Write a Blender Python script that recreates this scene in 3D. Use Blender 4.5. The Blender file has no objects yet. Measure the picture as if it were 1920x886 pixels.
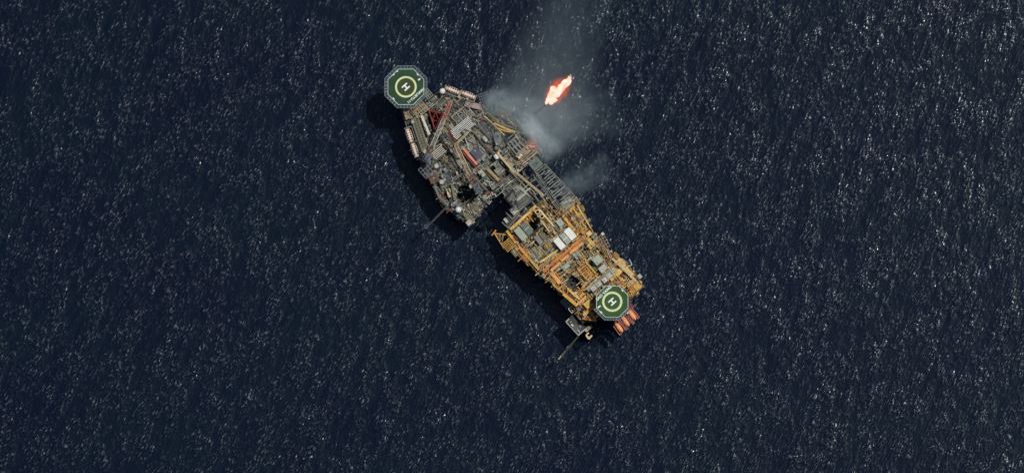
import bpy, math, random
from mathutils import Vector, Matrix, noise
from mathutils.geometry import tessellate_polygon
R = random.Random(11)
S = bpy.context.scene
COL = S.collection
PXM = 0.33                      # metres per photo pixel

# ------------------------------------------------------------------ camera
TH = math.radians(8.0); DIST = 5000.0
cdir = Vector((0.3, -0.954, 0)).normalized()
CAM = Vector((cdir.x*math.sin(TH), cdir.y*math.sin(TH), math.cos(TH)))*DIST
FWD = (-CAM).normalized()
RIGHT = FWD.cross(Vector((0, 1, 0))).normalized()
UP = RIGHT.cross(FWD).normalized()
cam = bpy.data.cameras.new("camera"); camo = bpy.data.objects.new("camera", cam); COL.objects.link(camo)
camo.matrix_world = Matrix(((RIGHT.x, UP.x, -FWD.x, CAM.x), (RIGHT.y, UP.y, -FWD.y, CAM.y), (RIGHT.z, UP.z, -FWD.z, CAM.z), (0, 0, 0, 1)))
cam.sensor_width = 36; cam.lens = 36*DIST/(1920*PXM); cam.clip_start = 10; cam.clip_end = 60000
S.camera = camo

def P(px, py, z=0.0):
    d = FWD*DIST + RIGHT*((px-960)*PXM) + UP*((443-py)*PXM)
    t = (z-CAM.z)/d.z
    return CAM + d*t

# ------------------------------------------------------------------ materials
def lin(c):
    c = c/255.0
    return c/12.92 if c <= .04045 else ((c+.055)/1.055)**2.4
MATS = {}
def nd(nt, t, **kw):
    n = nt.nodes.new(t)
    for k, v in kw.items():
        if k in n.inputs: n.inputs[k].default_value = v
        else: setattr(n, k, v)
    return n
def mat(name, rgb, var=.35, rough=.6, scale=.9, rust=0.0, metal=0.0):
    if name in MATS: return MATS[name]
    m = bpy.data.materials.new(name); m.use_nodes = True; nt = m.node_tree
    b = nt.nodes['Principled BSDF']; L = nt.links.new
    g = nd(nt, 'ShaderNodeNewGeometry')
    n1 = nd(nt, 'ShaderNodeTexNoise', Scale=scale, Detail=6.0, Roughness=.7); L(g.outputs['Position'], n1.inputs['Vector'])
    n2 = nd(nt, 'ShaderNodeTexNoise', Scale=scale*.23, Detail=4.0, Roughness=.6); L(g.outputs['Position'], n2.inputs['Vector'])
    mx = nd(nt, 'ShaderNodeMath', operation='ADD'); L(n1.outputs['Fac'], mx.inputs[0]); L(n2.outputs['Fac'], mx.inputs[1])
    rp = nd(nt, 'ShaderNodeValToRGB'); L(mx.outputs[0], rp.inputs['Fac'])
    c = [lin(v) for v in rgb]
    mr = nd(nt, 'ShaderNodeMapRange'); mr.inputs['From Min'].default_value = .7; mr.inputs['From Max'].default_value = 1.3
    L(mx.outputs[0], mr.inputs['Value']); L(mr.outputs[0], rp.inputs['Fac'])
    rp.color_ramp.elements[0].color = [v*(1-var) for v in c]+[1]
    rp.color_ramp.elements[1].color = [min(.9, v*(1+var*.8)) for v in c]+[1]
    out = rp.outputs['Color']
    if rust > 0:
        n3 = nd(nt, 'ShaderNodeTexNoise', Scale=scale*.6, Detail=8.0, Roughness=.75); L(g.outputs['Position'], n3.inputs['Vector'])
        r3 = nd(nt, 'ShaderNodeMapRange'); r3.inputs['From Min'].default_value = .62-.2*rust; r3.inputs['From Max'].default_value = .72-.15*rust
        L(n3.outputs['Fac'], r3.inputs['Value'])
        mc = nd(nt, 'ShaderNodeMix', data_type='RGBA'); L(r3.outputs[0], mc.inputs['Factor'])
        L(out, mc.inputs['A']); mc.inputs['B'].default_value = (.07, .032, .014, 1); out = mc.outputs['Result']
    L(out, b.inputs['Base Color']); b.inputs['Roughness'].default_value = rough; b.inputs['Metallic'].default_value = metal
    MATS[name] = m
    return m
# palette: key -> (material, colour word)
PAL = {}
def pal(key, word, rgb, **kw): PAL[key] = (mat('paint_'+key, rgb, **kw), word)
pal('grey', 'grey', (122, 122, 110), rust=.2)
pal('dkgrey', 'dark grey', (62, 66, 64))
pal('ltgrey', 'pale grey', (165, 164, 150), rust=.15)
pal('white', 'white', (216, 214, 204), var=.12)
pal('offwhite', 'off-white', (190, 186, 168), var=.2)
pal('bluegrey', 'blue-grey', (84, 92, 100), rust=.1)
pal('blue', 'faded blue', (62, 64, 84), rust=.35, var=.5)
pal('green', 'grey-green', (92, 104, 92), rust=.25)
pal('teal', 'dull teal', (70, 86, 84), rust=.15)
pal('tan', 'tan', (150, 132, 98), rust=.25)
pal('beige', 'beige', (176, 158, 116), rust=.15)
pal('cream', 'cream', (206, 186, 140), var=.2)
pal('olive', 'olive', (100, 96, 70), rust=.25)
pal('brown', 'brown', (84, 62, 40), rust=.3)
pal('dkbrown', 'dark brown', (46, 34, 22))
pal('black', 'charcoal', (26, 27, 27))
pal('red', 'red', (128, 42, 38), rust=.15)
pal('dkred', 'dark red', (96, 20, 18))
pal('pink', 'faded pink', (196, 124, 112), var=.25)
pal('salmon', 'salmon', (206, 128, 98), var=.25)
pal('rustred', 'rust red', (138, 70, 48), rust=.3)
pal('orange', 'orange', (188, 112, 42), rust=.25, var=.45)
pal('ltorange', 'pale orange', (208, 146, 74), rust=.15)
pal('boatorange', 'orange', (222, 104, 48), var=.15)
pal('yellow', 'ochre yellow', (190, 142, 48), rust=.3, var=.5)
pal('byellow', 'yellow', (198, 156, 60), rust=.2, var=.45)
pal('pyellow', 'pale yellow', (202, 168, 92), rust=.25, var=.45)
pal('purple', 'purple-grey', (78, 75, 78), rust=.2)
pal('mauve', 'mottled pinkish grey', (150, 126, 122), var=.6)
pal('sagegreen', 'pale green-grey', (150, 158, 138), var=.15)
pal('hgreen', 'green', (32, 64, 38), rough=.85, var=.3, scale=.25)
pal('hgreen2', 'green', (48, 76, 36), rough=.85, var=.3, scale=.25)
pal('holive', 'olive green', (50, 66, 28), rough=.85, var=.25)
pal('hcirc', 'pale yellow', (202, 208, 156), var=.1)
pal('hwhite', 'white', (226, 232, 222), var=.08)
pal('hedge', 'pale', (176, 192, 182), var=.25)
pal('net', 'grey', (112, 128, 132), var=.2)
def M(k): return PAL[k][0]
def W(k): return PAL[k][1]

# ------------------------------------------------------------------ mesh builder
class MB:
    def __init__(s): s.v = []; s.f = []; s.sm = []
    def add(s, vs, fs, smooth=False):
        o = len(s.v); s.v += [Vector(p) for p in vs]
        for f in fs: s.f.append([i+o for i in f]); s.sm.append(smooth)
        return s
    def hexa(s, b, t):       # 4 bottom, 4 top points ccw
        return s.add(list(b)+list(t), [(3, 2, 1, 0), (4, 5, 6, 7), (0, 1, 5, 4), (1, 2, 6, 5), (2, 3, 7, 6), (3, 0, 4, 7)])
    def box(s, c, sx, sy, z0, z1, ang=0, taper=1.0):
        ca, sa = math.cos(ang), math.sin(ang)
        def q(k, z): return [Vector((c.x+ca*x*k-sa*y*k, c.y+sa*x*k+ca*y*k, z)) for x, y in ((-sx/2, -sy/2), (sx/2, -sy/2), (sx/2, sy/2), (-sx/2, sy/2))]
        return s.hexa(q(1, z0), q(taper, z1))
    def beam(s, p0, p1, w, h):
        p0, p1 = Vector(p0), Vector(p1); d = (p1-p0).normalized()
        r = d.cross(Vector((0, 0, 1)))
        r = Vector((1, 0, 0)) if r.length < 1e-4 else r.normalized()
        u = r.cross(d)
        def q(p): return [p-r*w/2-u*h/2, p+r*w/2-u*h/2, p+r*w/2+u*h/2, p-r*w/2+u*h/2]
        return s.hexa(q(p0), q(p1))
    def tube(s, p0, p1, r, n=8, r2=None):
        p0, p1 = Vector(p0), Vector(p1); d = (p1-p0).normalized(); r2 = r if r2 is None else r2
        a = d.orthogonal().normalized(); b = d.cross(a)
        A = [p0+(a*math.cos(t)+b*math.sin(t))*r for t in [2*math.pi*i/n for i in range(n)]]
        B = [p1+(a*math.cos(t)+b*math.sin(t))*r2 for t in [2*math.pi*i/n for i in range(n)]]
        s.add(A+B, [(i, (i+1) % n, n+(i+1) % n, n+i) for i in range(n)], True)
        return s.add(A+B, [list(range(n))[::-1], list(range(n, 2*n))])
    def path(s, pts, r, n=6):
        for a, b in zip(pts, pts[1:]): s.tube(a, b, r, n)
        return s
    def cyl(s, c, r, z0, z1, n=20, r2=None): return s.tube((c.x, c.y, z0), (c.x, c.y, z1), r, n, r2)
    def ball(s, c, r, rz=None, lo=-1.0, nu=20, nv=12):
        rz = rz or r; vs = []; fs = []
        for j in range(nv+1):
            t = math.asin(lo)+(math.pi/2-math.asin(lo))*j/nv
            for i in range(nu):
                a = 2*math.pi*i/nu
                vs.append((c.x+r*math.cos(t)*math.cos(a), c.y+r*math.cos(t)*math.sin(a), c.z+rz*math.sin(t)))
        for j in range(nv):
            for i in range(nu): fs.append((j*nu+i, j*nu+(i+1) % nu, (j+1)*nu+(i+1) % nu, (j+1)*nu+i))
        return s.add(vs, fs, True)
    def capsule(s, p0, p1, r, n=14):      # horizontal tank with domed ends
        p0, p1 = Vector(p0), Vector(p1); d = (p1-p0).normalized(); a = d.orthogonal().normalized(); b = d.cross(a)
        rings = []
        for k in range(4): t = math.pi/2*(1-k/4.); rings.append((p0-d*r*.55*math.sin(t), r*math.cos(t)))
        rings.append((p0, r)); rings.append((p1, r))
        for k in range(1, 5): t = math.pi/2*k/4.; rings.append((p1+d*r*.55*math.sin(t), max(.01, r*math.cos(t))))
        vs = []; fs = []
        for c, rr in rings: vs += [c+(a*math.cos(2*math.pi*i/n)+b*math.sin(2*math.pi*i/n))*max(rr, .01) for i in range(n)]
        for j in range(len(rings)-1):
            for i in range(n): fs.append((j*n+i, j*n+(i+1) % n, (j+1)*n+(i+1) % n, (j+1)*n+i))
        return s.add(vs, fs, True)
    def prism(s, loop, z0, z1, holes=()):
        loops = [[Vector((p.x, p.y, 0)) for p in lp] for lp in [loop]+list(holes)]
        flat = [p for lp in loops for p in lp]
        tri = tessellate_polygon(loops)
        top = [Vector((p.x, p.y, z1)) for p in flat]; bot = [Vector((p.x, p.y, z0)) for p in flat]; n = len(flat)
        def up(t):
            a, b, c = [flat[i] for i in t]
            return t if (b-a).cross(c-a).z > 0 else t[::-1]
        fs = [list(up(t)) for t in tri]+[[i+n for i in up(t)[::-1]] for t in tri]
        o = 0
        for lp in loops:
            k = len(lp); area = sum(lp[i].x*lp[(i+1) % k].y-lp[(i+1) % k].x*lp[i].y for i in range(k))
            for i in range(k):
                a, b = o+i, o+(i+1) % k
                q = [a, n+a, n+b, b]
                if (area > 0) != (lp is loops[0]): pass
                fs.append(q if (area < 0) else q[::-1])
            o += k
        return s.add(top+bot, fs)
    def truss(s, p0, p1, w0, w1, h0, h1, bays, rc, rb, faces=4):
        p0, p1 = Vector(p0), Vector(p1); d = (p1-p0).normalized()
        r = d.cross(Vector((0, 0, 1))); r = Vector((1, 0, 0)) if r.length < .02 else r.normalized(); u = r.cross(d)
        st = []
        for k in range(bays+1):
            t = k/bays; c = p0.lerp(p1, t); w = w0+(w1-w0)*t; h = h0+(h1-h0)*t
            st.append([c-r*w/2-u*h/2, c+r*w/2-u*h/2, c+r*w/2+u*h/2, c-r*w/2+u*h/2])
        for i in range(4): s.tube(st[0][i], st[-1][i], rc, 6)
        for k in range(bays+1):
            for i in range(4): s.tube(st[k][i], st[k][(i+1) % 4], rb, 4)
            if k < bays:
                for i in range(4):
                    a, b = (i, (i+1) % 4) if k % 2 else ((i+1) % 4, i)
                    s.tube(st[k][a], st[k+1][b], rb, 4)
        return s
    def obj(s, name, m, parent=None, loc=None):
        me = bpy.data.meshes.new(name)
        if loc is None and parent is None:
            xs = [p.x for p in s.v]; ys = [p.y for p in s.v]; zs = [p.z for p in s.v]
            loc = Vector(((min(xs)+max(xs))/2, (min(ys)+max(ys))/2, min(zs)))
        off = loc if loc is not None else (wloc(parent))
        me.from_pydata([p-off for p in s.v], [], s.f)
        me.polygons.foreach_set('use_smooth', s.sm)
        if isinstance(m, str): m = M(m)
        me.materials.append(m); me.update()
        o = bpy.data.objects.new(name, me); COL.objects.link(o)
        if parent is not None:
            o.parent = parent; o.location = off-wloc(parent)
        else: o.location = off
        return o
def wloc(o):
    l = Vector(o.location)
    while o.parent: o = o.parent; l += o.location
    return l
ALLT = []
OCC = []
def tag(o, label, cat, group=None, kind=None):
    o['label'] = label
    if cat: o['category'] = cat
    if group: o['group'] = group
    if kind: o['kind'] = kind
    ALLT.append(o); return o
def thing(name, label, cat, loc, group=None):
    o = bpy.data.objects.new(name, None); COL.objects.link(o); o.location = loc; o.empty_display_size = 1
    return tag(o, label, cat, group)
def occ(px, py, r): OCC.append((px, py, r))
AU, AV, AP, AB = [math.radians(a) for a in (-50.3, 39.7, -71.5, -21.5)]
ANG = {'u': AU, 'v': AV, 'p': AP, 'b': AB}
def an(a): return ANG[a] if isinstance(a, str) else math.radians(a)
def ob(mb, px, py, la, lb, z0, z1, a='u', taper=1.0):      # box from photo pixels, seen at its top
    return mb.box(P(px, py, z1), la*PXM, lb*PXM, z0, z1, an(a), taper)
def dirv(a): return Vector((math.cos(an(a)), math.sin(an(a)), 0))

# ------------------------------------------------------------------ world, sun
SUNV = Vector((0.876, 0.48, 0)).normalized()
EL = math.radians(66.5)
w = bpy.data.worlds.new("World"); S.world = w; w.use_nodes = True
nt = w.node_tree; bg = nt.nodes['Background']
sky = nt.nodes.new('ShaderNodeTexSky'); sky.sky_type = 'NISHITA'; sky.sun_disc = False
az = math.atan2(SUNV.x, SUNV.y)
sky.sun_elevation = EL; sky.sun_rotation = az
nt.links.new(sky.outputs[0], bg.inputs[0]); bg.inputs[1].default_value = 0.055
sl = bpy.data.lights.new("sun", 'SUN'); sl.energy = 3.1; sl.angle = math.radians(.53); sl.color = (1, .97, .92)
so = bpy.data.objects.new("sun", sl); COL.objects.link(so); so.location = (0, 0, 300)
sd = Vector((SUNV.x*math.cos(EL), SUNV.y*math.cos(EL), math.sin(EL)))
so.rotation_euler = sd.to_track_quat('Z', 'Y').to_euler()
S.view_settings.view_transform = 'Standard'; S.view_settings.look = 'None'; S.view_settings.gamma = 1; S.view_settings.exposure = 0

# ------------------------------------------------------------------ sea
def sea():
    m = bpy.data.materials.new('sea_water'); m.use_nodes = True; nt = m.node_tree; L = nt.links.new
    b = nt.nodes['Principled BSDF']
    g = nd(nt, 'ShaderNodeNewGeometry')
    def noise_tex(rot, along, across, detail, rough, dist=0.0):      # sizes in metres, rot = direction of the crests
        mp = nd(nt, 'ShaderNodeMapping'); mp.vector_type = 'TEXTURE'; mp.inputs['Rotation'].default_value = (0, 0, math.radians(rot)); mp.inputs['Scale'].default_value = (along, across, 1)
        L(g.outputs['Position'], mp.inputs['Vector'])
        n = nd(nt, 'ShaderNodeTexNoise', Scale=1.0, Detail=detail, Roughness=rough, Distortion=dist); n.noise_dimensions = '2D'
        L(mp.outputs[0], n.inputs['Vector']); return n.outputs['Fac']
    def mth(op, a, b_=None, c=None):
        n = nd(nt, 'ShaderNodeMath', operation=op)
        for i, x in enumerate((a, b_, c)):
            if x is None: continue
            if isinstance(x, (int, float)): n.inputs[i].default_value = x
            else: L(x, n.inputs[i])
        return n.outputs[0]
    def mapr(x, a, b_, c, d, clamp=True):
        n = nd(nt, 'ShaderNodeMapRange'); n.clamp = clamp; L(x, n.inputs[0])
        for i, v in enumerate((a, b_, c, d)): n.inputs[i+1].default_value = v
        return n.outputs[0]
    swell = noise_tex(68, 20, 9, 2, .5)             # long waves, crests up the picture
    chop = noise_tex(55, 3.2, 1.1, 1.5, .5)
    rip = noise_tex(50, 1.8, .66, 1.0, .5)
    gust = noise_tex(70, 26, 13, 3, .6)             # gusts roughen some patches
    gust2 = noise_tex(62, 9, 5, 2, .55)
    gs = mth('MULTIPLY', mapr(gust, .34, .64, .5, 1.0), mapr(gust2, .34, .66, .55, 1.15))
    h = mth('ADD', mth('MULTIPLY', chop, 1.0), mth('MULTIPLY', rip, .55))
    h = mth('MULTIPLY', h, gs)
    h = mth('ADD', h, mth('MULTIPLY', swell, 1.2))
    bp = nd(nt, 'ShaderNodeBump', Strength=1.0, Distance=SEA_BUMP); L(h, bp.inputs['Height'])
    L(bp.outputs[0], b.inputs['Normal'])
    tint = noise_tex(20, 90, 60, 3, .6)
    rp = nd(nt, 'ShaderNodeValToRGB'); L(mapr(tint, .38, .62, 0, 1), rp.inputs['Fac'])
    rp.color_ramp.elements[0].color = (.0014, .0046, .0150, 1); rp.color_ramp.elements[1].color = (.0014, .0060, .0150, 1)
    # pale flecks on the highest chop: sun glints painted into the base colour
    glint_crest = mth('MULTIPLY', mapr(chop, .56, .70, 0, 1), mapr(gs, .45, .85, 0, 1))
    glint_fleck = mth('MULTIPLY', glint_crest, mapr(rip, .44, .62, 0, 1))
    mc = nd(nt, 'ShaderNodeMix', data_type='RGBA'); L(mth('MULTIPLY', glint_fleck, GLINT_PAINT), mc.inputs['Factor']); L(rp.outputs[0], mc.inputs['A']); mc.inputs['B'].default_value = (.60, .66, .70, 1)
    L(mc.outputs['Result'], b.inputs['Base Color'])
    b.inputs['Specular Tint'].default_value = (.84, .96, 1, 1); b.inputs['Roughness'].default_value = SEA_ROUGH; b.inputs['IOR'].default_value = 1.33
    mb = MB(); q = 12000
    mb.add([(-q, -q, 0), (q, -q, 0), (q, q, 0), (-q, q, 0)], [(0, 1, 2, 3)])
    o = mb.obj('sea', m); o['label'] = 'dark navy open sea with small glinting waves'; o['kind'] = 'structure'
SEA_BUMP = 0.25; SEA_ROUGH = .19; GLINT_PAINT = .16
sea()

# ------------------------------------------------------------------ shared builders
def helideck(name, label, c, apo, net, z, circ, circin, text, tpos, tang, tsize, green, zleg, legs, netsides, tags, name2=None):
    root = thing(name, label, 'helideck', P(c[0], c[1], z)-Vector((0, 0, z-zleg)))
    C = P(c[0], c[1], z)
    def octo(a, zz): return [Vector((C.x+a*PXM/math.cos(math.pi/8)*math.cos(math.pi/8+i*math.pi/4), C.y+a*PXM/math.cos(math.pi/8)*math.sin(math.pi/8+i*math.pi/4), zz)) for i in range(8)]
    mb = MB(); mb.prism(octo(apo, 0), z-.7, z); mb.obj('deck', green, root)
    mb = MB()
    mb.prism(octo(apo+.1, 0), z+.004-.2, z+.03, [octo(apo-1.0, 0)]); mb.obj('edge_line', 'hedge', root)
    def ringp(r0, r1, zz, n=64):
        m_ = MB(); vs = []; fs = []
        for i in range(n):
            a = 2*math.pi*i/n
            vs += [(C.x+r0*PXM*math.cos(a), C.y+r0*PXM*math.sin(a), zz), (C.x+r1*PXM*math.cos(a), C.y+r1*PXM*math.sin(a), zz)]
        for i in range(n): j = (i+1) % n; fs.append((2*i, 2*i+1, 2*j+1, 2*j))
        return m_.add(vs, fs)
    ringp(0.01, circin, z+.005).obj('touchdown_area', 'holive' if apo > 32 else 'hgreen2', root)
    ringp(circin, circ, z+.010).obj('touchdown_circle', 'hcirc', root)
    v = dirv(42); u = dirv(-48); mb = MB()
    for sgn in (-1, 1): mb.beam(C+u*sgn*3.9*PXM-v*6.3*PXM+Vector((0, 0, .013)), C+u*sgn*3.9*PXM+v*6.3*PXM+Vector((0, 0, .013)), 2.6*PXM, .006)
    mb.beam(C-u*2.6*PXM+Vector((0, 0, .013)), C+u*2.6*PXM+Vector((0, 0, .013)), 2.5*PXM, .005)
    mb.obj('letter_h', 'hwhite', root)
    # lettering
    def lettering(t, p, ang, size, nm='lettering'):
        cu = bpy.data.curves.new(nm, 'FONT'); cu.body = t; cu.size = size; cu.align_x = 'CENTER'; cu.align_y = 'CENTER'; cu.offset = .06; cu.space_character = 1.05
        tmp = bpy.data.objects.new('tmp', cu); COL.objects.link(tmp)
        bpy.context.view_layer.update()
        me = bpy.data.meshes.new_from_object(tmp.evaluated_get(bpy.context.evaluated_depsgraph_get()))
        bpy.data.objects.remove(tmp); me.materials.clear(); me.materials.append(M('hwhite'))
        o = bpy.data.objects.new(nm, me); COL.objects.link(o); o.parent = root
        q = P(p[0], p[1], z)-root.location; o.location = (q.x, q.y, z+.012-root.location.z); o.rotation_euler = (0, 0, math.radians(ang))
    lettering(text, tpos, tang, tsize)
    for (tx, ty, la, lb, a) in tags:
        mb = MB(); ob(mb, tx, ty, la, lb, z+.003, z+.009, a); mb.obj('deck_mark', 'hwhite', root)
    # net
    mb = MB(); oi, oo = octo(apo+.8, z-.15), octo(net, z+.25)
    for i in netsides:
        a0, a1, b0, b1 = oi[i], oi[(i+1) % 8], oo[i], oo[(i+1) % 8]
        mb.beam(b0, b1, .22, .2)
        for k in range(6): t = k/5; mb.beam(a0.lerp(a1, t), b0.lerp(b1, t), .3, .12)
        for k in range(1, 4): t = k/4; mb.beam(a0.lerp(b0, t), a1.lerp(b1, t), .06, .06)
        for k in range(1, 12): t = k/12; mb.beam(a0.lerp(a1, t)-Vector((0,0,.03)), b0.lerp(b1, t)-Vector((0,0,.03)), .06, .05)
    mb.obj('safety_net', 'net', root)
    for (lx, ly) in legs:
        mb = MB(); q = P(lx, ly, z); top = Vector((q.x, q.y, z-.7))
        mb.tube(top, (q.x, q.y, zleg), .45, 8); e = (C-q); e.z = 0
        if e.length > 2: mb.tube((q.x, q.y, zleg+(z-zleg)*.35), (q.x+e.x*.5, q.y+e.y*.5, z-.7), .3, 6)
        mb.obj('leg', 'grey', root)
    mb = MB()
    for k in (-.5, 0, .5): mb.beam(C+u*apo*PXM*.8+v*apo*PXM*k-Vector((0, 0, 1.2)), C-u*apo*PXM*.8+v*apo*PXM*k-Vector((0, 0, 1.2)), .4, 1.0); 
    mb.obj('under_truss', 'grey', root)
    occ(c[0], c[1], net+1)
    return root

def house(name, label, cat, px, py, la, lb, z0, z1, k, a='u', roof=None, ribs=0, rib_along=True, extras=True, group=None, door='dkgrey', seam=None):
    """box-shaped cabin / container: walls, roof with ribs, door, roof unit"""
    root = thing(name, label, cat, P(px, py, z1)-Vector((0, 0, z1-z0)), group)
    mb = MB(); ob(mb, px, py, la-.6, lb-.6, z0, z1-.25, a); mb.obj('wall', k, root)
    mb = MB(); ob(mb, px, py, la, lb, z1-.25, z1, a)
    c = P(px, py, z1); d = dirv(a); e = Vector((-d.y, d.x, 0))
    for i in range(ribs):
        t = (i+.5)/ribs-.5
        if rib_along: mb.beam(c+e*t*lb*PXM-d*la*PXM*.48+Vector((0, 0, .06)), c+e*t*lb*PXM+d*la*PXM*.48+Vector((0, 0, .06)), .16, .12)
        else: mb.beam(c+d*t*la*PXM-e*lb*PXM*.48+Vector((0, 0, .06)), c+d*t*la*PXM+e*lb*PXM*.48+Vector((0, 0, .06)), .16, .12)
    mb.obj('roof', roof or k, root)
    mb = MB(); q = P(px, py, z1)-d*(la*PXM/2-.1)
    q.z = z0+1.05; mb.box(q, .16, .95, z0+.05, min(z1-.35, z0+2.1), an(a)); mb.obj('door', door, root)
    if seam:
        mb = MB(); mb.beam(c+e*0-d*0-e*lb*PXM*.5+Vector((0, 0, .1)), c+e*lb*PXM*.5+Vector((0, 0, .1)), .45, .2); mb.obj('roof_seam', seam, root)
    if extras and la*lb > 60:
        mb = MB(); q = c+d*la*PXM*R.uniform(-.25, .25)+e*lb*PXM*R.uniform(-.25, .25)
        mb.box(q, 1.0, .8, z1, z1+.55, an(a)); mb.cyl(q, .3, z1+.55, z1+.75, 10); mb.obj('roof_vent', 'ltgrey', root)
    occ(px, py, max(la, lb)*.5)
    return root

def vtank(name, label, px, py, r, z0, z1, k, group=None):
    root = thing(name, label, 'tank', P(px, py, z1)-Vector((0, 0, z1-z0)), group); c = P(px, py, z1)
    mb = MB(); mb.cyl(c, r*PXM, z0, z1-.3, 24); mb.obj('shell', k, root)
    mb = MB(); mb.cyl(c, r*PXM, z1-.3, z1, 24, r*PXM*.8); mb.cyl(c, .35, z1, z1+.3, 10); mb.obj('lid', k, root)
    mb = MB(); n = 16
    for i in range(n):
        a = 2*math.pi*i/n; b = 2*math.pi*(i+1)/n; rr = r*PXM*.93
        mb.tube((c.x+rr*math.cos(a), c.y+rr*math.sin(a), z1+.6), (c.x+rr*math.cos(b), c.y+rr*math.sin(b), z1+.6), .05, 4)
        if i % 2 == 0: mb.tube((c.x+rr*math.cos(a), c.y+rr*math.sin(a), z1-.2), (c.x+rr*math.cos(a), c.y+rr*math.sin(a), z1+.6), .04, 4)
    mb.obj('guard_rail', k, root); occ(px, py, r); return root
def htank(name, label, p0, p1, r, z, k, group=None, cat='tank'):
    a, b = P(p0[0], p0[1], z), P(p1[0], p1[1], z)
    root = thing(name, label, cat, (a+b)/2-Vector((0, 0, r*PXM*2)), group)
    c0, c1 = a-Vector((0, 0, r*PXM)), b-Vector((0, 0, r*PXM))
    mb = MB(); mb.capsule(c0, c1, r*PXM); mb.obj('shell', k, root)
    for t in (.2, .8):
        q = c0.lerp(c1, t); mb = MB(); mb.box(q, .5, r*PXM*1.7, q.z-r*PXM*1.15, q.z-r*PXM*.3, math.atan2((b-a).y, (b-a).x)); mb.obj('saddle', 'dkgrey', root)
    mb = MB(); q = c0.lerp(c1, .5); mb.cyl(q, .25, q.z+r*PXM*.9, q.z+r*PXM+.4, 8); mb.obj('nozzle', 'grey', root)
    occ((p0[0]+p1[0])/2, (p0[1]+p1[1])/2, r+3); return root
def dome(name, label, px, py, r, z, k='white'):
    root = thing(name, label, 'radome', P(px, py, z)-Vector((0, 0, r*PXM+2.2))); c = P(px, py, z); c.z = z-r*PXM*.0
    rr = r*PXM
    mb = MB(); mb.ball(Vector((c.x, c.y, z)), rr, rr, -.75, 24, 14); mb.obj('radome_shell', k, root)
    mb = MB(); mb.cyl(c, rr*.7, z-rr*.95, z-rr*.62, 20); mb.cyl(c, rr*.35, z-rr-2.2, z-rr*.9, 12); mb.obj('pedestal', 'grey', root)
    occ(px, py, r+1); return root
def pbeam(name, label, cat, p0, p1, w, h, z0, k, z1=None, group=None, parent=None, flange=True):
    """I-beam / walkway between two photo points"""
    a, b = P(p0[0], p0[1], z0), P(p1[0], p1[1], z0 if z1 is None else z1)
    mb = MB(); dz = Vector((0, 0, h/2)); mb.beam(a-dz, b-dz, w*PXM*.72, h*.86)
    mb.beam(a-Vector((0, 0, h*.06)), b-Vector((0, 0, h*.06)), w*PXM, h*.14); mb.beam(a-Vector((0, 0, h)), b-Vector((0, 0, h)), w*PXM, h*.14)
    o = mb.obj(name, k, parent)
    if parent is None: tag(o, label, cat, group)
    return o
def walkway(name, label, p0, p1, w, z, k, rail='ltgrey', cat='walkway', group=None):
    a, b = P(p0[0], p0[1], z), P(p1[0], p1[1], z); d = (b-a).normalized(); e = Vector((-d.y, d.x, 0)); L = (b-a).length
    root = thing(name, label, cat, (a+b)/2-Vector((0, 0, .3)), group)
    mb = MB(); mb.beam(a-Vector((0, 0, .15)), b-Vector((0, 0, .15)), w*PXM, .3)
    n = max(2, int(L/1.5))
    for i in range(n): q = a.lerp(b, (i+.5)/n); mb.beam(q-e*w*PXM*.42+Vector((0, 0, .02)), q+e*w*PXM*.42+Vector((0, 0, .02)), .5, .05)
    mb.obj('grating', k, root)
    for s in (-1, 1):
        mb = MB(); o = e*s*w*PXM*.48
        mb.tube(a+o+Vector((0, 0, 1.1)), b+o+Vector((0, 0, 1.1)), .1, 5); mb.tube(a+o+Vector((0, 0, .6)), b+o+Vector((0, 0, .6)), .06, 4)
        for i in range(n+1): q = a.lerp(b, i/n)+o; mb.tube(q, q+Vector((0, 0, 1.1)), .06, 4)
        mb.obj('railing', rail, root)
    return root
def railing(pts, z, parent, k='ltgrey', h=1.1, name='railing'):
    mb = MB()
    for p, q in zip(pts, pts[1:]):
        a, b = P(p[0], p[1], z), P(q[0], q[1], z); n = max(1, int((b-a).length/2))
        for hh in (h, h*.5): mb.tube(a+Vector((0, 0, hh)), b+Vector((0, 0, hh)), .09, 5)
        for i in range(n+1): c = a.lerp(b, i/n); mb.tube(c, c+Vector((0, 0, h)), .07, 4)
    return mb.obj(name, k, parent)
def frame(name, label, cat, px, py, la, lb, z0, z1, k, a='u', nu=2, nv=2, wd=.45, group=None, diag=False):
    """open steel frame: posts and a grid of beams on top"""
    root = thing(name, label, cat, P(px, py, z1)-Vector((0, 0, z1-z0)), group)
    c = P(px, py, z1); d = dirv(a); e = Vector((-d.y, d.x, 0)); A, B = la*PXM/2, lb*PXM/2
    mb = MB()
    for i in range(nu+1): t = (i/nu-.5)*2; mb.beam(c+d*A*t-e*B, c+d*A*t+e*B, wd, wd)
    mb.obj('cross_beam', k, root); mb = MB()
    for i in range(nv+1): t = (i/nv-.5)*2; mb.beam(c+e*B*t-d*A+Vector((0, 0, .03)), c+e*B*t+d*A+Vector((0, 0, .03)), wd, wd+.02)
    if diag:
        for i in range(nu): mb.tube(c+d*A*(i/nu-.5)*2-e*B, c+d*A*((i+1)/nu-.5)*2+e*B, wd*.3, 5)
    mb.obj('long_beam', k, root); mb = MB()
    for i in (-1, 1):
        for j in (-1, 1): q = c+d*A*i+e*B*j; MB().beam((q.x, q.y, z0), (q.x, q.y, z1), wd, wd).obj('post', k, root)
    return root
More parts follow.
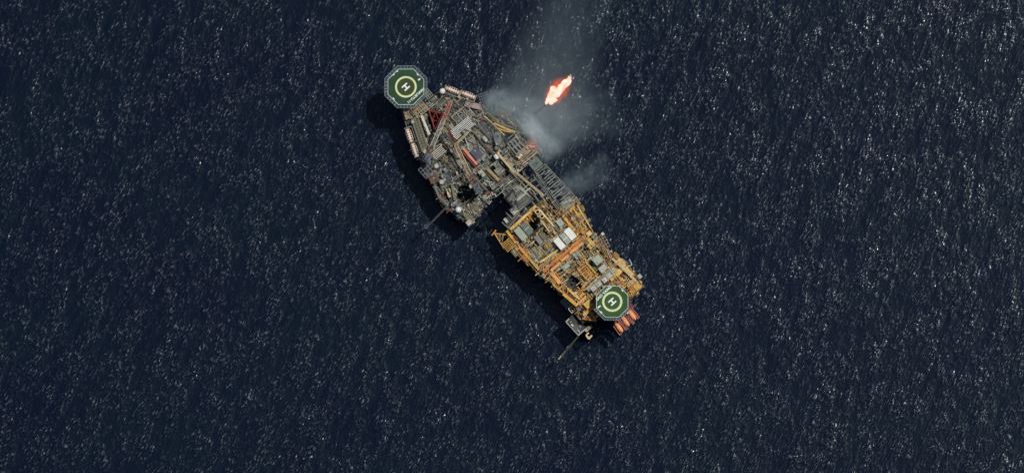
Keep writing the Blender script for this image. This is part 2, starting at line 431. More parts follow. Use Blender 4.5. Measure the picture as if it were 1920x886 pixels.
def leg(parent, tri, z0, z1, k, rc=.62, rb=.28, bay=5.5):
    """three-chord lattice leg"""
    g = bpy.data.objects.new('leg', None); COL.objects.link(g); g.parent = parent
    pts = [P(x, y, z1) for x, y in tri]; c0 = sum(pts, Vector())/3; g.location = Vector((c0.x, c0.y, z0))-parent.location
    for p in pts: MB().tube((p.x, p.y, z0), (p.x, p.y, z1+.6), rc, 10).obj('chord', k, g)
    mb = MB(); n = int((z1-z0)/bay)
    for i in range(n+1):
        z = z1-i*bay
        for a in range(3):
            p, q = pts[a], pts[(a+1) % 3]; mb.tube((p.x, p.y, z), (q.x, q.y, z), rb*1.4 if i == 0 else rb, 6)
            if i < n:
                mb.tube((p.x, p.y, z), (q.x, q.y, z-bay), rb, 5); mb.tube((q.x, q.y, z), (p.x, p.y, z-bay), rb, 5)
        mids = [(pts[a]+pts[(a+1) % 3])/2 for a in range(3)]
        for a in range(3): p, q = mids[a], mids[(a+1) % 3]; mb.tube((p.x, p.y, z), (q.x, q.y, z), rb*.8, 5)
    mb.obj('brace', k, g)
def crane(label, piv, tip, zp, zt, w, zbase, bodyk, segs):
    a, b = P(piv[0], piv[1], zp), P(tip[0], tip[1], zt); base = Vector((a.x, a.y, zbase))
    root = thing('pedestal_crane', label, 'crane', base)
    d = (b-a); d.z = 0; d.normalize(); e = Vector((-d.y, d.x, 0)); ang = math.atan2(d.y, d.x)
    mb = MB(); mb.cyl(a, 1.7, zbase, zp-3, 20); mb.cyl(a, 2.3, zp-3, zp-2.4, 20); mb.obj('pedestal', bodyk, root)
    mb = MB(); q = a-d*1.5; mb.box(q, 6.2, 4.6, zp-2.4, zp+.2, ang); mb.box(q-d*.8+e*.4, 3.4, 3.0, zp+.2, zp+1.3, ang); mb.cyl(q-d*2, .5, zp+.2, zp+1.9, 8); mb.obj('machinery_house', bodyk, root)
    mb = MB(); q = a+d*1.3+e*2.9; mb.box(q, 2.2, 1.5, zp-2.2, zp+.4, ang); mb.obj('cab', 'ltgrey', root)
    mb = MB()
    for s in (-1, 1): mb.tube(a+d*.8+e*s*1.8+Vector((0, 0, .2)), a-d*2.2+e*s*.6+Vector((0, 0, 5.5)), .22, 6); mb.tube(a-d*4+e*s*1.8+Vector((0, 0, .2)), a-d*2.2+e*s*.6+Vector((0, 0, 5.5)), .22, 6)
    mb.tube(a-d*2.2-e*.6+Vector((0, 0, 5.5)), a-d*2.2+e*.6+Vector((0, 0, 5.5)), .25, 6); mb.obj('gantry', bodyk, root)
    foot = a+d*1.6
    for i, (t0, t1, k) in enumerate(segs):
        p, q = foot.lerp(b, t0), foot.lerp(b, t1); n = max(2, int((q-p).length/2.2))
        def ww(t): return w*(1-.45*max(0, t-.6)/.4)
        MB().truss(p, q, ww(t0), ww(t1), 1.3*(1-.3*t0), 1.3*(1-.3*t1), n, .22, .10).obj('boom' if i == 0 else 'boom_section', k, root)
    mb = MB()
    for s in (-.35, .35): mb.tube(a-d*2.2+e*s+Vector((0, 0, 5.5)), b+e*s+Vector((0, 0, .5)), .06, 4)
    mb.obj('cable', 'black', root)
    mb = MB(); mb.tube(b, b-Vector((0, 0, 5)), .05, 4); mb.ball(b-Vector((0, 0, 5.3)), .4, .5, -1, 8, 6); mb.obj('hook_block', 'red', root)
    occ(piv[0], piv[1], 9)
    return root
def boat_proto(hullk, topk, L_, Wd, name, label, group, windows=True):
    """enclosed lifeboat lofted along local +X; deck up"""
    root = thing(name, label, 'lifeboat', Vector((0, 0, 0)), group); OCC
    n = 16; m = 12
    def loft(z0f, prof, lo, hi, nm, k):
        mb = MB(); vs = []; fs = []
        for i in range(n+1):
            t = i/n*2-1; r = max(.02, (1-abs(t)**4.2)) ** .5
            if t > .5: r *= 1-.25*((t-.5)/.5)
            for j in range(m+1):
                a = lo+(hi-lo)*j/m
                vs.append((t*L_/2, math.cos(a)*Wd/2*r*prof[0], z0f+math.sin(a)*prof[1]*(r ** .7)))
        for i in range(n):
            for j in range(m): p = i*(m+1)+j; fs.append((p, p+m+1, p+m+2, p+1))
        mb.add(vs, fs, True); return mb.obj(nm, k, root, Vector((0, 0, 0)))
    loft(1.35, (1, 1.35), math.pi, 2*math.pi, 'hull', hullk)
    loft(1.35, (.97, 1.55), 0, math.pi, 'canopy', topk)
    mb = MB(); mb.box(Vector((-L_*.22, 0, 0)), L_*.16, Wd*.5, 2.7, 3.5, 0, .8); mb.obj('steering_tower', topk, root, Vector((0, 0, 0)))
    if windows:
        for s in (-1, 1):
            for i in range(5):
                x = (-.30+i*.15)*L_; a = math.radians(57); mb = MB()
                y = s*math.cos(a)*Wd/2*.99; z = 1.35+math.sin(a)*1.56
                mb.box(Vector((x, y, 0)), 1.0, .95, z-.45, z+.22, 0); mb.obj('window', 'black', root, Vector((0, 0, 0)))
    mb = MB()
    for x in (-.3, .3): MB().cyl(Vector((x*L_, 0, 0)), .18, 2.6, 3.2, 8).obj('lifting_hook', 'dkgrey', root, Vector((0, 0, 0)))
    return root
def place(root, px, py, z, ang):
    root.location = P(px, py, z)-Vector((0, 0, 2.0)); root.rotation_euler = (0, 0, an(ang))
def copy_thing(root, label):
    r = root.copy(); COL.objects.link(r); r['label'] = label; ALLT.append(r)
    for ch in [o for o in root.children]:
        c = ch.copy(); COL.objects.link(c); c.parent = r
        for g in ch.children: h = g.copy(); COL.objects.link(h); h.parent = c
    return r
def davit(label, px, py, z, ang, L_, k, off, zd):
    c = P(px, py, z); d = dirv(ang); e = Vector((-d.y, d.x, 0))*off
    root = thing('lifeboat_davit', label, 'davit', Vector((c.x+e.x*3, c.y+e.y*3, zd)))
    for t in (-.5, .5):
        q = c+d*t*L_; mb = MB()
        mb.beam(q-e*1.6+Vector((0, 0, 1.7)), q+e*3+Vector((0, 0, 1.7)), .55, .5); mb.beam(q+e*3+Vector((0, 0, 1.7)), (q.x+e.x*3, q.y+e.y*3, zd), .5, .5)
        mb.obj('davit_arm', k, root)
    mb = MB(); mb.beam(c+d*L_*.5+e*3+Vector((0, 0, 1.7)), c-d*L_*.5+e*3+Vector((0, 0, 1.7)), .3, .3); mb.obj('tie_bar', k, root)

# ================================================================== DRILLING RIG
ZD = 25.0
HULL = [(752, 206), (776, 197), (800, 186), (822, 172), (836, 170), (842, 178), (902, 197), (916, 208), (940, 207), (966, 222), (985, 246), (1000, 258), (1013, 284), (1000, 302), (968, 328), (941, 352), (930, 362), (913, 378), (905, 392), (889, 413), (880, 420), (856, 404), (838, 390), (822, 372), (814, 348), (797, 326), (788, 302), (772, 262), (762, 236)]
W1 = [(860, 349), (876, 343), (891, 350), (899, 362), (893, 378), (878, 384), (862, 379), (855, 364)]
W2 = [(945, 251), (958, 249), (965, 259), (958, 272), (949, 278), (943, 266)]
W3 = [(799, 204), (833, 211), (829, 232), (815, 249), (804, 232)]
rig = thing('drilling_rig', 'dark grey three-legged drilling rig hull crowded with machinery, left of the yellow platform', 'drilling rig', Vector((P(870, 290, 0).x, P(870, 290, 0).y, 0)))
hp = [P(x, y, ZD) for x, y in HULL]
wl = [[P(x, y, ZD) for x, y in w_] for w_ in (W1, W2, W3)]
MB().prism(hp, 16.5, ZD-.25, wl).obj('hull', 'dkgrey', rig)
mdk = mat('deck_plate', (37, 39, 36), var=.6, rust=.35, scale=.35)
MB().prism(hp, ZD-.246, ZD, wl).obj('main_deck', mdk, rig)
leg(rig, [(804, 207), (830, 213), (815, 242)], -14, 29, 'red', .75, .33)
leg(rig, [(864, 353), (893, 360), (872, 379)], -14, 19, 'dkgrey')
leg(rig, [(946, 255), (961, 258), (952, 273)], -14, 20, 'dkgrey')
railing([(752, 206), (762, 236), (772, 262), (788, 302), (797, 326), (814, 348), (822, 372), (838, 390), (856, 404), (880, 420), (889, 413), (905, 392)], ZD, rig)
railing([(842, 178), (902, 197), (916, 208), (940, 207), (966, 222), (985, 246), (1000, 258), (1013, 284)], ZD, rig)
for pts in ([(860, 349), (876, 343), (891, 350), (899, 362), (893, 378), (878, 384), (862, 379), (855, 364), (860, 349)],): railing(pts, ZD, rig, 'grey', name='well_railing')
for w_, r_ in ((W1, 22), (W2, 14), (W3, 20)): occ(sum(p[0] for p in w_)/len(w_), sum(p[1] for p in w_)/len(w_), r_)

helideck('helideck', 'green octagonal helideck with a pale net border at the bow of the drilling rig', (761, 163), 34, 39.5, 41, 20.2, 16.6, 'HAKURYU-11', (779.5, 179.5), 222+.0, 2.15, 'hgreen', ZD,
         [(775, 190), (790, 178), (768, 194), (797, 168)], range(8),
         [(786, 149, 5, 2.6, 40), (783, 140, 4.5, 1.6, 'u'), (738, 185, 4.5, 1.6, 'u'), (738, 140, 4.5, 1.6, 'v'), (745, 134, 3, 1.6, 'v')])
# helideck support lattice and bow decks
frame('support_frame', 'yellowish lattice frame between the rig helideck and the accommodation block', 'frame', 783, 200, 26, 34, ZD, 33, 'tan', 'v', 6, 5, .4, diag=True)
frame('support_frame', 'small grey lattice frame at the right corner of the rig helideck', 'frame', 802, 176, 12, 16, ZD, 34, 'grey', 'v', 3, 3, .35, diag=True)
house('bow_cabin', 'tan block of bow cabins below the lower edge of the rig helideck', 'cabin', 765, 211, 24, 16, ZD, 29, 'olive', 'p', 'tan', 5)
house('accommodation_block', 'long grey-green accommodation block with two rows of dark roof vents beside the left lifeboats', 'building', 788, 252, 66, 15, ZD, 31, 'green', 'p', 'olive', 0, extras=False)
acc = ALLT[-1]
for i in range(11):
    for s in (-2.6, 2.6):
        d = dirv('p'); e = Vector((-d.y, d.x, 0)); c = P(787.5, 250, 31)+d*(i-5)*5.0*PXM+e*s*PXM
        mb = MB(); mb.box(c, .95, 1.0, 31, 31.25, AP); mb.obj('roof_hatch', 'black', acc)
for i in range(5): occ(779+i*5, 226+i*14, 9)
pbeam('ventilation_duct', 'pale grey straight duct on the roof edge right of the accommodation block', 'duct', (789, 213), (805, 252), 4.5, 1.4, 32, 'offwhite')
walkway('walkway', 'white narrow walkway between the left lifeboats and the accommodation block', (775, 237), (791, 284), 3, 28, 'ltgrey', 'white')
occ(797, 232, 6)
dome('radome', 'small white dome between the left lifeboats and the rig helideck', 773.5, 229, 3.7, 31, 'ltgrey')
dome('radome', 'white dome at the left end of the upper pair of lifeboats', 829.5, 171, 5.6, 33)
dome('radome', 'large white dome at the lower end of the drilling rig', 859.5, 393, 5.8, 31)
dome('radome', 'tiny pinkish dome left of the red and white crane tip', 836, 197, 2.1, 30, 'pink')
dome('radome', 'small cream dome just below the upper pair of lifeboats', 861, 182.5, 2.3, 29, 'cream')
dome('radome', 'tiny white dome below the right one of the upper lifeboats', 876, 185, 1.8, 28.5, 'cream')
# lifeboats
bp_ = boat_proto('red', 'pink', 9.4, 4.1, 'lifeboat', '', "white-topped lifeboats along the drilling rig's sides")
MATS_top = mat('boat_canopy', (214, 190, 172), var=.12)
for ch in bp_.children:
    if ch.name.startswith(('canopy', 'steering')): ch.data.materials[0] = MATS_top
bp_['label'] = 'cream-topped enclosed lifeboat beside the white dome, left one of the upper pair'; place(bp_, 849, 169.5, 28, 'b')
b2 = copy_thing(bp_, 'cream-topped enclosed lifeboat nearest the smoke, right one of the upper pair'); place(b2, 878.5, 178.5, 28, 'b')
b3 = copy_thing(bp_, 'cream-topped enclosed lifeboat on the left side of the rig, nearer the helideck'); place(b3, 767.5, 254, 27, 'p')
b4 = copy_thing(bp_, 'cream-topped enclosed lifeboat on the left side of the rig, nearer the blue-grey crane base'); place(b4, 777.5, 281, 27, 'p')
davit('pale steel davit carrying the left one of the upper lifeboats', 849, 169.5, 28, 'b', 9.6, 'tan', -1, ZD)
davit('pale steel davit carrying the right one of the upper lifeboats', 878.5, 178.5, 28, 'b', 9.6, 'tan', -1, ZD)
davit('grey davit carrying the left-side lifeboat nearer the helideck', 767.5, 254, 27, 'p', 9.4, 'grey', 1, ZD-2)
davit('grey davit carrying the left-side lifeboat nearer the crane base', 777.5, 281, 27, 'p', 9.4, 'grey', 1, ZD-2)
occ(849, 172, 13); occ(878, 180, 14)
# cranes
crane('long red and white crane boom slanting up from the blue-grey base beside the left lifeboats', (803, 291), (847, 189), 37, 43, 2.3, ZD, 'bluegrey', [(0, .12, 'rustred'), (.12, .62, 'offwhite'), (.62, 1.0, 'pink')])
crane('red-tipped cream crane boom slanting from the stern crane base up to the white pipes', (892, 349), (838, 238), 35, 42, 2.2, ZD, 'bluegrey', [(0, .18, 'rustred'), (.18, .68, 'cream'), (.68, 1.0, 'rustred')])
# small boom leaning across
root = thing('small_boom', 'thin cream boom lying between the dark grey box and the middle crane boom', 'boom', P(867, 258, 28))
MB().truss(P(882, 244, 32), P(852, 273, 31), .9, .9, .8, .8, 14, .16, .07).obj('lattice', 'cream', root)
MB().cyl(P(882, 244, 32), .7, ZD, 31.6, 12).obj('post', 'grey', root)
# white pipe bundles, every pipe a thing
def pipes(n, c, step, half, r, z, k, label, group):
    cc = P(c[0], c[1], z); d = dirv('v'); e = dirv('u')
    first = None
    for i in range(n):
        q = cc+e*(i-(n-1)/2)*step*PXM+d*R.uniform(-1.4, 1.4)*PXM
        if first is None:
            mb = MB(); mb.tube(q-d*half*PXM, q+d*half*PXM, r*PXM, 8); mb.tube(q-d*half*PXM, q-d*(half-1.6)*PXM, r*PXM*1.25, 8); mb.tube(q+d*(half-1.6)*PXM, q+d*half*PXM, r*PXM*1.25, 8)
            o = first = mb.obj('drill_pipe', k, None, q.copy())
        else:
            o = first.copy(); COL.objects.link(o); o.location = q
        tag(o, label, 'pipe', group)
pipes(7, (866.5, 240), 3.0, 22, .8, 29, 'white', 'long white steel pipe lying in the main bundle above the dark grey box', 'white pipes in the main bundle')
pipes(5, (822, 286), 3.2, 13, .85, 28.5, 'offwhite', 'white steel pipe lying in the bundle beside the left crane base', 'white pipes beside the left crane base')
pipes(5, (869, 221), 3.4, 15, .75, 27.5, 'grey', 'dull grey steel pipe lying in the bundle above the white pipes', 'dull pipes above the white bundle')
frame('pipe_rack', 'low dark rack under the main bundle of white pipes', 'rack', 866.5, 241, 22, 44, ZD, 28.4, 'black', 'u', 2, 3, .4)
frame('pipe_rack', 'low rack under the white pipes beside the left crane base', 'rack', 822, 287, 18, 24, ZD, 28, 'dkgrey', 'u', 2, 2, .5)
frame('pipe_rack', 'grey railed rack above the main bundle of white pipes', 'rack', 868, 217, 24, 36, ZD, 27, 'ltgrey', 'u', 2, 3, .4)
for x, y, r_ in ((858, 248, 12), (874, 232, 12), (866, 240, 14), (818, 290, 9), (827, 281, 9), (866, 218, 12)): occ(x, y, r_)
house('winch_house', 'dark grey square box at the lower edge of the white pipes', 'cabin', 871.5, 246, 9, 10, ZD, 32, 'dkgrey', 'u', 'bluegrey', 3)
# red / blue hatch
house('mud_tank_house', 'olive grey low deckhouse surrounding the red beam and blue panel', 'building', 888, 284, 44, 36, ZD, 27.5, 'olive', 'u', 'grey', 0, extras=False)
house('blue_panel_house', 'low box with a faded blue roof panel next to the long red beam', 'building', 894, 287, 21, 17, 27.5, 29.3, 'purple', 'u', 'blue', 4)
pbeam('red_beam', 'bright pinkish red beam along the left edge of the blue panel', 'beam', (868.5, 278), (894, 308), 4.2, 1.5, 30.5, 'salmon')
pbeam('red_girder', 'dark red girder beside the pinkish beam', 'beam', (868, 283), (892, 311), 5, 1.2, 29.2, 'red')
# tanks etc.
vtank('storage_tank', 'round grey tank top left of the middle crane boom', 847.5, 282, 4.2, ZD, 31, 'ltgrey')
vtank('storage_tank', 'pale oval tank beside the blue-grey left crane base', 818.5, 311, 4.6, ZD, 30, 'ltgrey')
vtank('storage_tank', 'pale round tank below the pair of teal boxes', 828.3, 341, 4.6, ZD, 30, 'ltgrey')
house('teal_house', 'dull teal roofed box nearest the middle crane boom, upper one of two', 'cabin', 836.5, 318.5, 10, 9, ZD, 30.2, 'teal', 'u', 'bluegrey', 3)
house('teal_house', 'dull teal roofed box above the pale round tank, lower one of two', 'cabin', 832, 330, 9, 10, ZD, 29.5, 'teal', 'u', 'teal', 3)
house('brown_deckhouse', 'brown rusty equipment deck at the left edge of the rig under the blue-grey crane base', 'building', 814, 334, 18, 18, ZD, 27, 'brown', 'p', 'brown', 6)
frame('side_platform', 'grey open side platform hanging off the rig below the left crane base', 'platform', 800, 318, 24, 20, ZD-1, 28, 'bluegrey', 'v', 4, 3, .4)
house('yellow_block', 'cream box standing in the dark bay at the lower left of the rig', 'cabin', 842, 361.5, 16, 7, ZD-1, 31, 'cream', -76, 'cream', 0)
pbeam('bulkhead_wall', 'olive upright wall between the dark leg well and the cream box', 'wall', (846.5, 343), (853, 376), 4, 4, 30, 'olive')
walkway('walkway', 'pale curved edge walkway of the rig, upper half left of the cream box', (815, 350), (823, 368), 2.5, 27.5, 'grey', 'ltgrey')
walkway('walkway', 'pale curved edge walkway of the rig, lower half ending at the grey boom', (823, 368), (840, 386), 2.5, 27.5, 'grey', 'ltgrey')
house('engine_deck', 'bluish dark grey deckhouse above the large white dome', 'building', 855, 383, 18, 10, ZD, 28, 'bluegrey', -12, 'bluegrey', 4)
house('stern_deckhouse', 'olive brown deckhouse right of the large white dome', 'building', 884, 396, 22, 34, ZD, 28, 'olive', 'u', 'olive', 8, False)
house('stern_box', 'pale grey box at the lowest tip of the rig', 'cabin', 879.5, 417, 10, 9, ZD-4, 29, 'ltgrey', 'v', 'ltgrey', 2)
pbeam('stern_fin', 'thin pale grey slab right of the box at the lowest tip of the rig', 'slab', (880, 416), (890, 408.5), 3, .7, 28, 'grey')
# grey boom over water
root = thing('burner_boom', 'thin grey lattice boom reaching out over the water at the lower left of the rig', 'boom', P(840, 385, ZD))
MB().truss(P(842, 383, 27), P(798, 428, 26), .7, .8, .7, .7, 22, .09, .05).obj('lattice', 'bluegrey', root)
mb = MB(); ob(mb, 799, 426, 7, 2.6, 25.2, 25.6, 45); ob(mb, 797, 422, 5, 1.5, 26, 26.6, 45); mb.obj('end_platform', 'bluegrey', root)
# stern starboard & mid structures
house('winch_cabin', 'purple-grey long roofed house between the beige deckhouse and the green cabin', 'building', 909, 245, 30, 11, ZD, 30, 'purple', 'u', 'purple', 3)
house('beige_deckhouse', 'beige flat deckhouse right of the dark grey box', 'building', 898, 253, 20, 12, ZD, 28.5, 'tan', 'u', 'olive', 2)
htank('white_tank', 'pale horizontal tank at the lower end of the beige deckhouse', (906, 257), (912, 264), 4, 31, 'ltgrey')
def hexcabin():
    root = thing('green_cabin', 'grey-green cabin with a tapered hexagonal roof right of the purple-grey house', 'cabin', P(934, 258, ZD))
    pts = [(925, 255), (932, 246), (939, 250), (940, 266), (935, 273), (929, 268)]
    MB().prism([P(x, y, 31) for x, y in pts], ZD, 30.6).obj('wall', 'green', root)
    MB().prism([P(934+(x-934)*1.04, 259+(y-259)*1.04, 31) for x, y in pts], 30.6, 31).obj('roof', 'green', root)
    mb = MB(); ob(mb, 931.5, 256, 8, 7, 31, 31.4, 'u'); ob(mb, 934, 254, 2.5, 2.5, 31.4, 32.3, 'u'); mb.obj('skylight', 'teal', root)
    mb = MB(); ob(mb, 931, 270, 3, 3, 31, 32, 'u'); mb.obj('roof_box', 'ltgrey', root)
hexcabin(); occ(933, 259, 12)
vtank('drum_tank', 'grey-green round tank just below the green hexagonal cabin', 931, 277, 4, ZD, 30, 'green')
htank('white_tank', 'bright white short tank beside the upper end of the long beige beam', (928.5, 291.5), (932, 296), 4, 32, 'white')
pbeam('cantilever_beam', 'long beige beam running from the white tank toward the derrick', 'beam', (933, 287), (967, 326), 4.2, 2, 32, 'beige')
pbeam('cantilever_beam', 'long olive beige walkway beam right of the derrick reaching the yellow platform', 'beam', (966, 322), (1020, 367), 4.5, 2.2, 33, 'tan')
pbeam('cantilever_beam', 'olive pipe-laden beam between the derrick and the grey lattice frame', 'beam', (955, 318), (1012, 378), 3, 2, 32.5, 'olive')
htank('mud_silo', 'long beige rounded silo lying left of the derrick', (913, 316), (934, 337), 3.8, 32, 'tan')
htank('mud_silo', 'thin brown silo lying along the left side of the long beige silo', (907, 319), (929, 342), 2, 30, 'brown')
house('green_box', 'pale green-grey roofed box left of the long beige silo', 'cabin', 903.5, 325, 13, 9, ZD, 30.5, 'green', 'u', 'sagegreen', 0)
house('dark_module', 'charcoal module with a pale slot left of the derrick', 'cabin', 915, 337, 17, 12, ZD, 28, 'black', 'u', 'dkgrey', 3)
house('pale_module', 'pale grey stepped module at the edge of the gap between rig and platform', 'cabin', 925.5, 348, 13, 11, ZD, 30, 'grey', 'v', 'grey', 2)
house('pale_module', 'small pale box on the stern quarter below the right crane base', 'cabin', 908, 370, 8, 7, ZD, 29, 'ltgrey', 'v', 'sagegreen', 0)
walkway('walkway', 'narrow diagonal walkway left of the charcoal module', (889, 332), (914, 358), 2.2, 29, 'grey', 'grey')
walkway('walkway', 'grey walkway running between blue panel and purple-grey house', (900, 264), (932, 296), 3, 29, 'dkgrey', 'grey')
house('green_box', 'grey-green box between the long beige beam and the beige silo', 'cabin', 930, 309, 8, 9, ZD, 31, 'green', 'v', 'green', 0)
house('red_hatch', 'dark red hatch beside the long beige beam', 'hatch', 944, 305, 10, 6, ZD, 29.5, 'dkred', 'u', 'dkred', 3)
house('grey_module', 'grey module with striped roof at the foot of the long beige beam', 'cabin', 937, 320, 16, 15, ZD, 30, 'green', 'v', 'grey', 5)
house('beige_module', 'beige flat-roofed module between the long beige beam and the orange-red module', 'cabin', 958, 304, 16, 14, ZD, 29.5, 'beige', 'u', 'tan', 2)
# yellow pipes hump
for i, (a_, b_, r_) in enumerate((((924, 226), (962, 240), 1.4), ((928, 232), (964, 247), 1.7), ((934, 241), (960, 248), 1.3), ((915, 212), (940, 234), 1.3), ((910, 219), (945, 253), 1.1))):
    a, b = P(*a_, 30), P(*b_, 29); mid = (a+b)/2+Vector((.8, -.8, 1.0))
    o = MB().path([a-Vector((0, 0, 3)), a, mid, b, b-Vector((0, 0, 3))], r_*PXM*1.25, 8).obj('deck_pipe', 'olive' if i in (0, 3) else 'pyellow')
    tag(o, ['olive pipe arching along the top of the yellowish pipes near the smoke', 'thickest yellowish pipe sweeping past the dark starboard leg well', 'short pale yellow pipe above the dark starboard leg well', 'olive pipe running right from the blue-grey spray frame', 'long pale yellow pipe left of the green hexagonal cabin'][i], 'pipe')
house('speckled_deck', 'mottled pinkish grey deck strip below the right upper lifeboat', 'deckhouse', 888, 198, 34, 10, ZD, 28, 'mauve', -13, 'mauve', 7)
frame('spray_frame', 'blue-grey lattice frame where the smoke starts, right of the upper lifeboats', 'frame', 909, 187, 26, 17, ZD-3, 29, 'bluegrey', 'p', 5, 4, .32, diag=True)
house('brown_skid', 'rusty brown machinery skid at the right edge near the white spray', 'skid', 944, 216, 22, 12, ZD, 28, 'brown', -25, 'brown', 6)
frame('open_bay_module', 'grey frame module with dark bays beside the starboard leg well', 'module', 968, 273, 20, 26, ZD, 31, 'grey', 'v', 3, 2, .6)
house('bay_house', 'dark flat house inside the grey frame module', 'cabin', 968, 273, 16, 20, ZD, 29, 'olive', 'v', 'dkgrey', 3)
house('tan_deckhouse', 'tan long deckhouse between the grey frame module and the orange-red module', 'cabin', 981, 285, 12, 32, ZD, 29.5, 'tan', 'u', 'tan', 6)
house('orange_module', 'rust red module at the right edge of the rig', 'cabin', 997, 275, 24, 22, ZD, 28, 'rustred', 'u', 'rustred', 6)
house('salmon_box', 'salmon square box on the rust red module', 'box', 997.5, 274, 10, 9.5, 28.1, 31.5, 'salmon', 'u', 'salmon', 0)
house('salmon_box', 'small pale salmon box left of the square salmon box', 'box', 989.5, 277.5, 4.5, 4, 28.1, 30.5, 'pink', 'u', 'pink', 0)
house('cream_box', 'small cream box upper one of the two left of the grey lattice frame', 'box', 977, 291, 5, 4.5, ZD+4.6, 32, 'cream', 'u', 'cream', 0)
house('cream_box', 'small cream box lower one of the two left of the grey lattice frame', 'box', 973.5, 295, 5, 4, ZD+4.6, 31.5, 'cream', 'u', 'cream', 0)
for i in range(3):
    p0 = (968+i*5.5, 309-i*.2); p1 = (1001+i*3.0, 276+i*4)
    pbeam('service_beam', ['tan thin beam left of the rust red module, upper of three', 'tan thin beam beside the rust red module, middle of three', 'grey thin beam next to the top box of the grey lattice frame'][i], 'beam', p0, p1, 1.4, .8, 30.5-.3*i, ['tan', 'tan', 'ltgrey'][i])
# grey lattice frame with box at the top
root = thing('lattice_gangway', 'long grey ladder-like lattice frame with a box at its upper end, right of the derrick', 'lattice frame', P(1040, 350, 30))
c0, c1 = P(1012, 314, 36), P(1072, 388, 34); d = (c1-c0).normalized(); e = Vector((-d.y, d.x, 0)).normalized(); Lg = (c1-c0).length
mb = MB()
for s, w0, w1 in ((-1, 3.9, 6.0), (1, 3.9, 6.0)):
    mb.beam(c0+e*s*w0, c1+e*s*w1, .36, .7); mb.beam(c0+e*s*(w0-.9)-Vector((0, 0, 1.8)), c1+e*s*(w1-1.2)-Vector((0, 0, 1.8)), .25, .4)
mb.obj('side_beam', 'grey', root)
nr = 19
for i in range(nr):
    t = (i+.3)/nr; w_ = 3.9+2.1*t; q = c0.lerp(c1, t); mb = MB()
    zz = Vector((0, 0, R.uniform(-.2, .5))); mb.beam(q-e*w_*R.choice((.98, .98, .5, .1))+zz, q+e*w_*R.choice((.98, .98, .6, .2))+zz, R.uniform(.22, .4), .3)
    mb.obj('rung', ('ltgrey', 'grey', 'sagegreen', 'ltgrey')[i % 4], root)
mb = MB()
for i in range(0, nr-1, 2):
    t = i/nr; t2 = (i+2)/nr; mb.tube(c0.lerp(c1, t)-e*3.9, c0.lerp(c1, t2)+e*4, .14, 5)
    mb.tube(c0.lerp(c1, t)+e*1.0-Vector((0,0,1.6)), c0.lerp(c1, t2)+e*1.0-Vector((0,0,1.6)), .16, 5)
mb.obj('brace', 'grey', root)
mb = MB(); ob(mb, 1004.5, 307, 19, 22, 31, 37, 'u', .97); mb.obj('end_box', 'green', root)
mb = MB(); ob(mb, 1004.5, 307, 9, 11, 37, 37.25, 'u'); ob(mb, 1007, 304, 4, 4, 37.25, 38, 'u'); mb.obj('box_hatch', 'teal', root)
mb = MB()
for t, w_ in ((.05, 3.6), (.95, 5.6)):
    for s in (-1, 1): q = c0.lerp(c1, t)+e*s*w_; mb.beam((q.x, q.y, 25), (q.x, q.y, q.z-.5), .5, .5)
mb.obj('post', 'grey', root)
for i in range(20):
    t = R.uniform(.12, .95); q = c0.lerp(c1, t)+e*R.uniform(-3.5, 3.5); q.z = R.uniform(29, 32); dd = R.choice((d, e, e)); dd = Vector((dd.x, dd.y, 0)).normalized(); l_ = R.uniform(1.5, 4.5)
    mb = MB()
    if i % 3: mb.tube(q-dd*l_/2, q+dd*l_/2, R.uniform(.12, .3), 6); mb.obj('under_pipe', R.choice(['grey', 'green', 'dkgrey', 'olive', 'ltgrey']), root)
    else: mb.box(q, R.uniform(1.2, 2.6), R.uniform(1, 2), q.z-1.2, q.z, AU); mb.obj('under_box', R.choice(['dkgrey', 'green', 'teal', 'black']), root)
house('tan_grid_platform', 'pale grey gridded module at the lower end of the grey lattice frame', 'module', 1064, 380, 17, 22, 28, 32, 'grey', 'u', 'grey', 5, False)
walkway('walkway', 'thin grey walkway along the left side of the grey lattice frame', (1000, 326), (1046, 392), 3, 33, 'dkgrey', 'ltgrey')
# derrick
def derrick():
    c = P(974, 371, 31); root = thing('drilling_derrick', 'grey steel lattice derrick over the gap between the rig and the yellow platform', 'derrick', Vector((c.x, c.y, 31)))
    d = dirv('u'); e = dirv('v')
    mb = MB(); mb.box(c, 13.5, 14.5, 29.6, 31, AU); mb.obj('drill_floor', 'black', root)
    H = 40; st = []
    n = 9
    for k in range(n+1):
        t = k/n; h = 5.6*(1-t)+1.3*t; z = 31+H*t
        st.append([Vector((c.x, c.y, z))+d*h*a+e*h*b for a, b in ((-1, -1), (1, -1), (1, 1), (-1, 1))])
    for i in range(4): MB().tube(st[0][i], st[-1][i], .2, 6).obj('leg', 'ltgrey', root)
    mb = MB()
    for k in range(n+1):
        for i in range(4): mb.tube(st[k][i], st[k][(i+1) % 4], .11, 5)
    mb.obj('girt', 'ltgrey', root); mb = MB()
    for k in range(n):
        for i in range(4): mb.tube(st[k][i], st[k+1][(i+1) % 4], .06, 4); mb.tube(st[k][(i+1) % 4], st[k+1][i], .06, 4)
    mb.obj('brace', 'grey', root)
    mb = MB(); q = Vector((c.x, c.y, 0)); mb.box(q, 3.4, 3.4, 71, 71.5, AU); mb.box(q, 1.6, .8, 71.5, 73, AU); mb.obj('crown_block', 'grey', root)
    mb = MB(); mb.box(q, 1.2, 1.2, 44, 47, AU); mb.tube((q.x, q.y, 47), (q.x, q.y, 71), .1, 5); mb.obj('travelling_block', 'dkgrey', root)
    mb = MB(); mb.box(q+d*3.2, 1.6, 7.0, 55, 55.3, AU); mb.obj('monkey_board', 'ltgrey', root)
    for i in range(9):
        qq = c+e*(i-4)*1.2-d*4.4; mb = MB(); mb.beam(Vector((qq.x, qq.y, 31.6)), Vector((qq.x, qq.y, 31.6))+d*R.uniform(2, 5), .28, .5); mb.obj('floor_beam', 'ltgrey', root)
